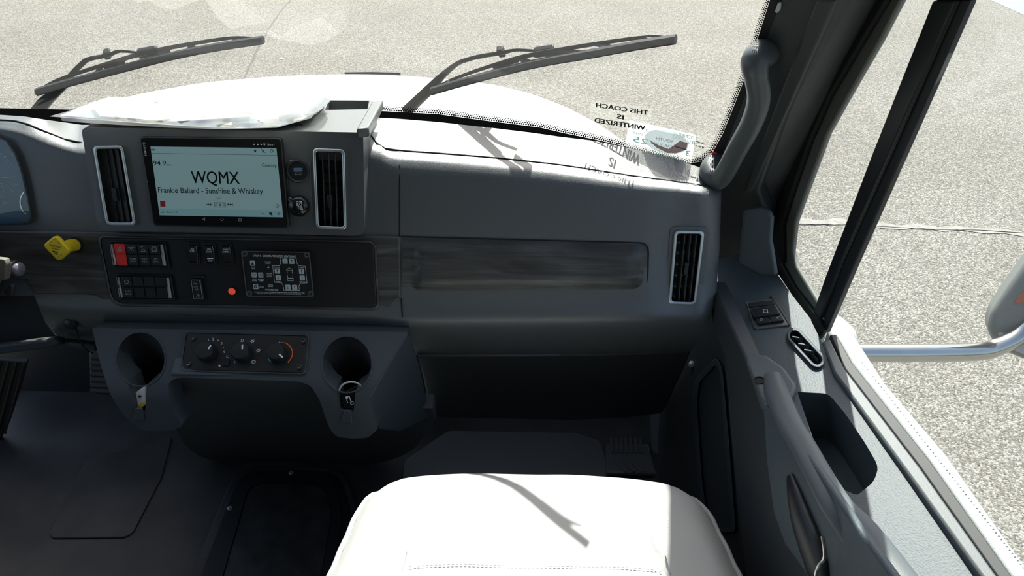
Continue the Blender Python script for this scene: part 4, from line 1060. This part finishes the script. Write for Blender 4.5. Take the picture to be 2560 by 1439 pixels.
# vertical door pad and lower panel
B2 = DP(2287, 1438); B3 = DP(1862, 895)
DV = Pl(B1 + V((0, 0, -.01)), (-1, -.06, .10))
sheet('door_panel', [(1775, 700), (1862, 890), (1905, 1000), (2140, 1440), (2400, 1960), (1960, 1960), (1880, 1560), (1864, 1439), (1850, 1314), (1832, 1100), (1812, 900), (1778, 800)], DV, .03, DARK, door, bevel=.004)
sheet('door_pad', [(1906, 1010), (2000, 1110), (2130, 1300), (2260, 1480), (2400, 1800), (2180, 1800), (2080, 1560), (2010, 1430), (1960, 1360), (1932, 1280), (1915, 1150)], DV, .012, DOORP, door, bevel=.004, seg=3, lift=.010)
sheet('corner_trim', [(1858, 524), (1900, 518), (1922, 528), (1930, 545), (1926, 600), (1940, 690), (1900, 690), (1845, 660), (1850, 600)], Pl(at_y(1890, 640, 1.06), (-.55, -.80, .25)), .02, DOORP, door, bevel=.007, seg=4, grid=(1, 3))
# pull handle
mp_ = rpoly([(1860, 890), (1876, 878), (1918, 887), (1962, 917), (1993, 962), (1982, 992), (1932, 1012), (1904, 998)], 10, 4)
sheet('handle_mount', mp_, DP, .03, DOORH, door, lift=.012, bevel=.007, seg=4)
obj('handle_screw_well', *lathe(DP(1898, 950, .0125), DP.n, [(.0085, 0), (.0085, .001), (.0065, .0012), (.006, -.004), (.001, -.004)], 18), BLKM, door)
hp = [(1930, 940, .006), (1945, 990, .014), (1975, 1060, .024), (2010, 1118, .030), (2052, 1195, .032), (2095, 1268, .030), (2145, 1330, .020), (2200, 1410, .010), (2290, 1545, .004), (2420, 1740, .0)]
hw_ = [26, 31, 33, 33, 35, 40, 50, 58, 66, 80]
P = spline([DP(*p) for p in hp], 5)
rad = resample([w_ * (DP(*p) - CAM).length / FPX / 1.12 for w_, p in zip(hw_, hp)], len(P))
obj('pull_handle', *tube(P, rad, 16, .55, up=DP.n), DOORH, door, smooth=70)
obj('release_pocket', *tube(spline([DV(*p, .012) for p in ((1974, 1188), (1988, 1240), (2006, 1300), (2028, 1360), (2046, 1420), (2058, 1470))], 4), resample([.006, .016, .022, .024, .022, .012], 21), 12, .5, up=DV.n), BLK, door, smooth=60)
obj('release_wire', *tube(spline([DV(*p, .03) for p in ((2056, 1340), (2062, 1390), (2048, 1412), (2040, 1440), (2050, 1480))], 5), .0022, 8), CHROME, door)
# switch pack
SQ2 = [(1868, 756), (1934, 749), (1974, 810), (1888, 822)]
sw = sheet('switch_pack', rpoly([(1865, 753), (1932, 746), (1972, 808), (1970, 812), (1890, 821), (1884, 818)], 3), DP, .006, DASH, door, lift=.003, bevel=.0015)
sheet('switch_recess', [(1869, 757), (1931, 750), (1936, 760), (1872, 768)], DP, .002, BLKM, sw, lift=.0045, bevel=0)
wb = sheet('window_button', rpoly([(1875, 771), (1938, 762), (1951, 783), (1884, 792)], 3), DP, .008, BLK, sw, lift=.011, bevel=.002)
sheet('lock_button', rpoly([(1887, 795), (1921, 790), (1928, 804), (1895, 808)], 2), DP, .006, BLK, sw, lift=.008, bevel=.001)
sheet('lock_button', rpoly([(1922, 790), (1951, 786), (1960, 799), (1929, 804)], 2), DP, .006, BLK, sw, lift=.008, bevel=.001)
ik = Ink(DP, .0116); ik.line([(1908, 774), (1912, 772), (1918, 772), (1920, 781), (1909, 781)], 1.1, True); ik.line([(1909, 777), (1919, 776)], 1); ik.build('window_icon', WHITE, sw)
ik = Ink(DP, .0086); ik.line([(1900, 796), (1905, 795), (1906, 800), (1901, 801)], 1, True); ik.line([(1940, 795), (1944, 793), (1949, 790)], 1); ik.line([(1941, 793), (1945, 796)], 1.4); ik.build('lock_icon', GREYP, sw)
sheet('switch_border', [(1925, 735), (1930, 734), (1976, 808), (1972, 811)], DP, .003, DOORP, door, lift=.004, bevel=.001)
# defogger vent in the ledge
dv = thing('door_defogger_vent', 'oval slotted defogger vent on top of the passenger door', 'air vent', DP(2050, 905))
ring('vent_rim', capsule(20), capsule(12.5), DP, .006, DOORP, dv, .0022, seg=3)
c3 = [DP(*p, -.001) for p in capsule(14)]; c4 = [p - DP.n * .028 for p in c3]; n = len(c3)
obj('vent_well', c3 + c4, [list(range(n, 2 * n))] + [[i, (i + 1) % n, n + (i + 1) % n, n + i] for i in range(n)], BLKM, dv, recalc=False)
for k in (.12, .42, .70):
    m_ = va + (vb - va) * k
    obj('cross_bar', *box(DP(m_.x - 15, m_.y - 2, -.004), DP(m_.x + 14, m_.y + 3, -.004), V((.0008, .0016, 0)), DP.n * .004), DOORP, dv, .0006)
obj('spine', *box(DP(*(va + vd * 5), -.007), DP(*(vb + vd * 8), -.007), DP.n.cross((S2 - S1).normalized()) * .0011, DP.n * .003), DOORP, dv, .0006)
# sill, seals, frame, glass
SP = plane3(S1, S2, S1 + V((1, -.1, .05)))
up_ = V((-.055, 0, 1)); go = V((.030, 0, 0))
GP = plane3(S1 + go, S2 + go, S1 + go + up_)
sheet('inner_sill_trim', [(2056, 852), (2085, 928), (2270, 1181), (2452, 1434), (2760, 1860), (2800, 1830), (2490, 1434), (2300, 1166), (2112, 920), (2075, 845)], SP, .015, SILV if False else DOORH, door, bevel=.003, lift=.001)
sheet('glass_slot_seal', [(2075, 835), (2112, 920), (2300, 1166), (2490, 1434), (2800, 1830), (2830, 1810), (2527, 1434), (2325, 1150), (2130, 905), (2092, 835)], SP, .02, RUB, door, bevel=.002, lift=-.006)
sheet('outer_sill', [(2092, 835), (2130, 905), (2325, 1150), (2527, 1434), (2830, 1810), (2900, 1800), (2568, 1420), (2370, 1140), (2160, 895), (2110, 830)], SP, .03, SILL, door, bevel=.004, lift=-.010)
fk = Ink(SP.up(-.0095), .001)
for i in range(60):
    t = i / 60; x = 2150 + (2560 - 2150) * t; y = 905 + (1424 - 905) * t; fk.poly(circ(x + 6, y - 2, 2.2 + 1.2 * t, 1.6 + 1.0 * t, n=6))
fk.build('sill_dots', SILV, door)['kind'] = 'stuff'
sheet('front_sill_seal', [(1924, 596), (1949, 568), (1953, 658), (1984, 715), (2042, 790), (2056, 830), (2042, 850), (2028, 802), (1980, 740), (1941, 681)], GP.up(.010), .010, RUB, door, bevel=.003)
sheet('door_frame_seal', [(1880, 480), (1958, 302), (2092, 0), (2780, -1500), (2975, -1500), (2214, 0), (2140, 124), (2069, 245), (2022, 353), (1978, 480), (1952, 560), (1953, 660), (1924, 600), (1930, 518), (1915, 500)], GP.up(.014), .010, BLKM, door, bevel=.003, seg=2)
sheet('door_frame', [(1975, 480), (2022, 353), (2069, 245), (2140, 124), (2214, 0), (2975, -1500), (3015, -1500), (2251, 0), (2197, 104), (2120, 238), (2066, 336), (2013, 480), (1986, 557), (1978, 627), (1988, 666), (2046, 762), (2060, 800), (2040, 800), (1980, 712), (1953, 658), (1949, 568)], GP.up(.004), .010, OLIVE, door, bevel=.003, seg=2)
bar = sheet('window_divider', [(2330, 0), (2392, 0), (2230, 370), (2100, 660), (2040, 822), (2022, 806), (2062, 690), (2180, 380)], GP.up(.008), .014, BLK, door, bevel=.004, seg=3)
sheet('window_divider', [(2330, 0), (2392, 0), (2990, -1500), (2930, -1500)], GP.up(.008), .014, BLK, door, bevel=.004, seg=3)
sheet('divider_seal', [(2392, 0), (2424, 0), (2262, 370), (2135, 660), (2062, 832), (2040, 822), (2100, 660), (2230, 370)], GP.up(.002), .010, RUB, door, bevel=.002)
sheet('divider_seal', [(2392, 0), (2424, 0), (3022, -1500), (2990, -1500)], GP.up(.002), .010, RUB, door, bevel=.002)
q4 = [GP(1960, 640), GP(2030, 860), GP(2400, -100), GP(2230, 20)]
sheet('vent_pane', [(1975, 520), (1970, 650), (2050, 815), (2400, 0), (3000, -1500), (2990, -1500), (2230, 0), (2030, 400)], GP, 0, SGLASS, door)
sheet('main_pane', [(2050, 815), (2110, 905), (2510, 1434), (2830, 1860), (6500, 1860), (6500, -1500), (3000, -1500), (2400, 0)], GP, 0, SGLASS, door)
jl = [PIL(1890, 640, -.02), PIL(1905, 530, -.02), PIL(1888, 480, -.02), PIL(2084, 0, -.02), PIL(2762, -1500, -.02)]
jr = [GP(1950, 690, .0), GP(1945, 580, .0), GP(1972, 480, .0), GP(2210, 0, .0), GP(2970, -1500, .0)]
obj('pillar_jamb', jl + jr, [[i, i + 1, 6 + i, 5 + i] for i in range(4)], PILL, pil)
obj('door_top_rail', *box((.47, -.30, 1.70), (.45, .95, 1.70), (.035, 0, 0), (0, 0, .06)), BLK, door, .01)
obj('rear_post', *box((.58, -.30, .70), (.50, -.30, 1.72), (.03, 0, 0), (0, .05, 0)), BLK, door, .01)
obj('door_core', *aabb((.425, -.25, .02), (.455, 1.49, .54)), DARK, door)
obj('outer_skin', *aabb((.56, -.30, -.1), (.60, 1.0, .66)), PAINT, door, .01)

# ------------------------------------------------------------ exterior mirror
mr = thing('side_mirror', 'exterior mirror on a chrome arm beyond the passenger window', 'mirror', at_x(2110, 880, .64))
ap = [at_x(2070, 885, .62), at_x(2115, 882, .66), at_x(2300, 882, .82), at_x(2440, 879, .95), at_x(2490, 868, 1.0), at_x(2560, 830, 1.06), at_x(2640, 760, 1.10)]
obj('chrome_arm', *tube(spline(ap, 8), .0185, 16), CHROME, mr, smooth=70)
mb = at_x(2100, 830, .66)
obj('arm_mount', *lathe(mb + V((-.05, 0, -.03)), (1, .1, .1), [(.005, 0), (.045, .002), (.055, .03), (.050, .06), (.03, .08), (.004, .088)], 24), MIRM, mr, smooth=70)
MG = Pl(at_x(2560, 790, 1.06), (-.45, -.80, .30))
ho_ = rpoly([(2470, 822), (2480, 784), (2520, 722), (2572, 650), (2690, 500), (2860, 470), (2930, 600), (2900, 860), (2760, 950), (2600, 918), (2512, 882), (2482, 856)], [14, 14, 40, 40, 60, 60, 60, 80, 60, 40, 20, 16], 6)
sheet('mirror_housing', ho_, MG, .10, MIRH, mr, bevel=.022, seg=5, smooth=60)
sheet('orange_reflection', rpoly([(2534, 762), (2546, 738), (2600, 705), (2640, 700), (2630, 730), (2570, 752)], 6), MG, .004, mat('painted_orange_reflection', (.40, .10, .05), .3), mr, bevel=.001, lift=.003)  # orange patch painted on as a reflection in the mirror head
sheet('lower_shell', rpoly([(2492, 830), (2600, 842), (2760, 880), (2740, 930), (2600, 902), (2516, 868)], 10), MG, .004, MIRM, mr, bevel=.002, lift=.002)

# ------------------------------------------------------------ passenger seat
def seat(name, label, cx, yf, zt, m_, tilt, dark=False):
    root = thing(name, label, 'seat', (cx, yf - .27, 0))
    nx, ny = 48, 40; hwf, hwb, D, Rr = .262, .348, .58, .050
    vs = []; fs = []
    us = [-1 + 2 * i / nx for i in range(nx + 1)]
    def top(s, t):      # s -1..1 across, t 0 front..1 back
        hw = hwf + (hwb - hwf) * t
        cr = 1 - .10 * (max(0, .14 - t) / .14) ** 2
        x = s * hw * cr; a = abs(s)
        y = yf - D * t - .022 * a ** 4 * (1 - t)
        edge = (1 - a) * hw; dz = 0
        if edge < Rr: dz -= Rr - math.sqrt(max(0, Rr * Rr - (Rr - edge) ** 2))
        ef = D * t
        if ef < .06: dz -= .06 - math.sqrt(max(0, .06 ** 2 - (.06 - ef) ** 2))
        for sx in (-.163, .163): dz -= .007 * math.exp(-((x - sx - (.01 * t if sx > 0 else -.01 * t)) / .004) ** 2) * sm((t - .06) / .1)
        dz += .012 * sm((a - .72) / .2) * sm(t / .5) + .004 * math.cos(s * 2.2)
        dz -= .006 * math.exp(-((t - .315) / .008) ** 2) * (1 if a < .63 else 0)
        dz += .0025 * noise.noise(V((x * 14, y * 14, 2)))
        return V((cx + x, y, zt + dz + tilt * (yf - y - .15) * -1))
    ts = [0, .006, .015, .03, .05, .07, .1] + [.13 + .87 * k / (ny - 7) for k in range(ny - 6)]
    uu = sorted(set([round(u, 4) for u in us] + [-.998, .998, -.985, .985, -.97, .97, -.66, -.655, -.65, -.645, -.64, -.635, -.63, -.62, -.61, .61, .62, .63, .635, .64, .645, .65, .655, .66]))
    n = len(uu)
    for t in ts:
        for u in uu: vs.append(top(u, t))
    for j in range(len(ts) - 1):
        for i in range(n - 1): a = j * n + i; fs.append([a, a + 1, a + n + 1, a + n])
    # skirt
    loop = list(range(n)) + [j * n + n - 1 for j in range(1, len(ts))] + [(len(ts) - 1) * n + i for i in range(n - 2, -1, -1)] + [j * n for j in range(len(ts) - 2, 0, -1)]
    c = V((cx, yf - D / 2, 0)); base = len(vs)
    for k in loop: p = vs[k]; q = c + (V((p.x, p.y, 0)) - c) * .97; vs.append(V((q.x, q.y, zt - .15)))
    L = len(loop)
    for k in range(L): fs.append([loop[k], loop[(k + 1) % L], base + (k + 1) % L, base + k])
    fs.append([base + k for k in range(L)])
    obj('cushion', vs, fs, m_, root, smooth=60)
    for s in (-1, 1):
        P = [top(s * .972, t) + V((s * .002, 0, .002 + .0016 * math.sin(k * 1.7 + s) * (1 if t < .3 else .5))) for k, t in enumerate([.03 + .97 * i / 40 for i in range(41)])]
        obj('edge_piping', *tube(P, .0042, 8), m_, root, smooth=70)
        ik_v, ik_f = [], []
        for k in range(46):
            t = .12 + .86 * k / 46; x = s * (.163 + .01 * t) / (hwf + (hwb - hwf) * t)
            a, b = top(x, t) + V((s * -.006, 0, .0012)), top(x, t + .012) + V((s * -.006, 0, .0012))
            v, f = box(a, b, (.0006, 0, 0), (0, 0, .0006)); m0 = len(ik_v); ik_v += v; ik_f += [[i + m0 for i in q] for q in f]
        obj('stitching', ik_v, ik_f, STITCH, root)['kind'] = 'stuff'
    v_, f_ = [], []
    for k in range(60):
        s = -.60 + 1.2 * k / 60; a, b = top(s, .328) + V((0, 0, .001)), top(s + .013, .328) + V((0, 0, .001)); v, f = box(a, b, (0, .0006, 0), (0, 0, .0006)); m0 = len(v_); v_ += v; f_ += [[i + m0 for i in q] for q in f]
    obj('cross_stitching', v_, f_, STITCH, root)['kind'] = 'stuff'
    obj('seat_pedestal', *aabb((cx - .19, yf - .50, 0), (cx + .19, yf - .10, zt - .15)), BLK, root, .02)
    return root
seat('passenger_seat', 'light grey vinyl passenger seat cushion in bright sun', .040, .772, .548, SEATM, .02)
seat('driver_seat', 'black leather driver seat cushion, its corner at the lower left', -1.02, .645, .50, DSEAT, .02)

# ------------------------------------------------------------ floor things
FL = Pl((0, 0, 0), (0, 0, 1))
fh = thing('floor_hatch', 'screwed black access hatch in the cab floor beside the passenger seat', 'floor hatch', FL(700, 1400))
ho = rpoly([(592, 1160), (862, 1168), (902, 1300), (800, 1800), (330, 1800), (538, 1290)], [70, 50, 40, 10, 10, 40], 8)
hi = rpoly([(610, 1188), (838, 1192), (862, 1300), (765, 1800), (400, 1800), (572, 1290)], [60, 46, 40, 10, 10, 40], 8)
sheet('hatch_frame', ho, FL, .008, FLOOR, fh, lift=.010, bevel=.004, seg=3)
sheet('hatch_flange', rpoly([(600, 1172), (848, 1178), (880, 1290), (780, 1800), (365, 1800), (556, 1290)], [64, 48, 40, 10, 10, 40], 8), FL, .006, RUB, fh, lift=.014, bevel=.003, seg=3)
ring('hatch_bead', rpoly([(606, 1190), (836, 1196), (856, 1290), (760, 1800), (420, 1800), (578, 1290)], [56, 44, 40, 10, 10, 40], 8), rpoly([(622, 1206), (816, 1210), (832, 1290), (738, 1800), (450, 1800), (600, 1290)], [44, 36, 34, 10, 10, 34], 8), FL, .005, RUB, fh, .002, lift=.013)
sheet('hatch_lid', rpoly([(624, 1208), (814, 1212), (829, 1290), (736, 1800), (452, 1800), (602, 1290)], [44, 36, 34, 10, 10, 34], 8), FL, .004, HATCH, fh, lift=.015, bevel=.001)
for x, y in ((728, 1181), (575, 1270), (836, 1270), (752, 1640), (470, 1640)):
    sc = obj('screw', *lathe(FL(x, y, .014), (0, 0, 1), [(.0065, 0), (.006, .002), (.004, .0038), (.0015, .0036)], 14), STEEL, fh, smooth=50)
    obj('drive_recess', *lathe(FL(x, y, .0178), (0, 0, 1), [(.0018, 0), (.0018, .0003)], 6), BLKM, sc)
hm = tag(sheet('heel_mat', rpoly([(215, 1150), (430, 1090), (405, 1190), (332, 1330), (310, 1342), (128, 1344), (122, 1330), (160, 1250)], 8), FL, .004, FLOOR, None, lift=.005, bevel=.002), 'worn rectangular rubber heel mat on the driver side floor', 'mat')
pd = thing('accelerator_pedal', 'ribbed dark accelerator pedal behind the console', 'pedal', FL(250, 990))
ppl = Pl(at_y(250, 930, 1.27), (0, -.75, .66))
sheet('pedal_pad', rpoly([(222, 870), (300, 872), (300, 988), (238, 985), (224, 972)], 10), ppl, .015, PEDAL, pd, bevel=.004)
ik = [sheet('pedal_rib', [(224, 888 + 14 * k), (298, 890 + 14 * k), (298, 899 + 14 * k), (225, 897 + 14 * k)], ppl, .003, PEDAL, pd, lift=.0035, bevel=.001) for k in range(7)]
obj('pedal_arm', *tube([ppl(260, 900, -.012), ppl(262, 860, -.03), V((-.80, 1.495, .52))], .010, 8), BLK, pd)
# ribbed toe board on the driver side, ribbed foot rest on the passenger side
tb = thing('ribbed_toe_board', 'dark ribbed toe board at the left edge under the dash', 'toe board', at_z(20, 1090, .02))
tpl = plane3(at_z(0, 1100, .0), at_z(100, 1100, .0), at_y(0, 900, 1.28))
sheet('board', [(-300, 880), (66, 905), (52, 960), (20, 1060), (-10, 1120), (-300, 1120)], tpl, .015, DARK, tb, bevel=.003)
for k in range(8): sheet('rib', [(58 - 20 * k, 905), (63 - 20 * k, 905), (15 - 20 * k, 1085), (10 - 20 * k, 1085)], tpl, .0025, DARK, tb, lift=.0022, bevel=.001)
fr = thing('ribbed_foot_rest', 'dark ribbed foot rest on the passenger footwell floor', 'foot rest', at_z(1560, 1160, .0))
fpl = plane3(at_z(1500, 1145, .01), at_z(1620, 1145, .01), at_y(1550, 1040, 1.46))
sheet('board', [(1512, 1040), (1625, 1030), (1618, 1100), (1640, 1180), (1516, 1180)], fpl, .012, FOOT, fr, bevel=.003)
for k in range(7): sheet('rib', [(1521 + 12 * k, 1050), (1527 + 12 * k, 1050), (1534 + 12 * k, 1130), (1528 + 12 * k, 1130)], fpl, .003, FOOT, fr, lift=.004, bevel=.001)
for k in range(3): sheet('cross_rib', [(1538 + 20 * k, 1152), (1544 + 20 * k, 1150), (1570 + 20 * k, 1176), (1562 + 20 * k, 1178)], fpl, .003, FOOT, fr, lift=.004, bevel=.001)
pm = sheet('footwell_mat', rpoly([(1120, 1075), (1440, 1080), (1500, 1100), (1525, 1180), (1560, 1260), (1000, 1260), (1010, 1150)], 12), FL, .004, FOOT, None, lift=.006, bevel=.003)
tag(pm, 'thin dark rubber mat on the passenger footwell floor', 'mat')
# kick panel between dash and door
KPn = Pl(at_x(1760, 960, .372), (-1, -.10, .04))
kk = thing('kick_panel', 'dark side kick panel between the dash and the passenger door', 'kick panel', at_z(1700, 1180, .0))
sheet('panel', [(1690, 735), (1806, 735), (1815, 900), (1832, 1100), (1850, 1314), (1864, 1440), (1680, 1440), (1640, 1180), (1650, 1000)], KPn, .02, DARK, kk, bevel=.003)
ring('moulded_border', rpoly([(1790, 892), (1806, 920), (1822, 1100), (1840, 1330), (1758, 1330), (1742, 1180), (1728, 1000), (1736, 948)], 12), rpoly([(1790, 910), (1800, 930), (1812, 1100), (1828, 1320), (1770, 1320), (1753, 1180), (1742, 1005), (1748, 956)], 10), KPn, .006, CONS, kk, .002)
obj('push_pin', *lathe(KPn(1731, 910), KPn.n, [(.007, 0), (.007, .004), (.004, .007)], 12), STEEL, kk)
sheet('side_liner', [(1620, 1020), (1690, 930), (1700, 1100), (1700, 1320), (1650, 1320), (1630, 1180)], Pl(at_y(1660, 1100, 1.30), (-.75, -.62, .2)), .02, FOOT, kk, bevel=.006)
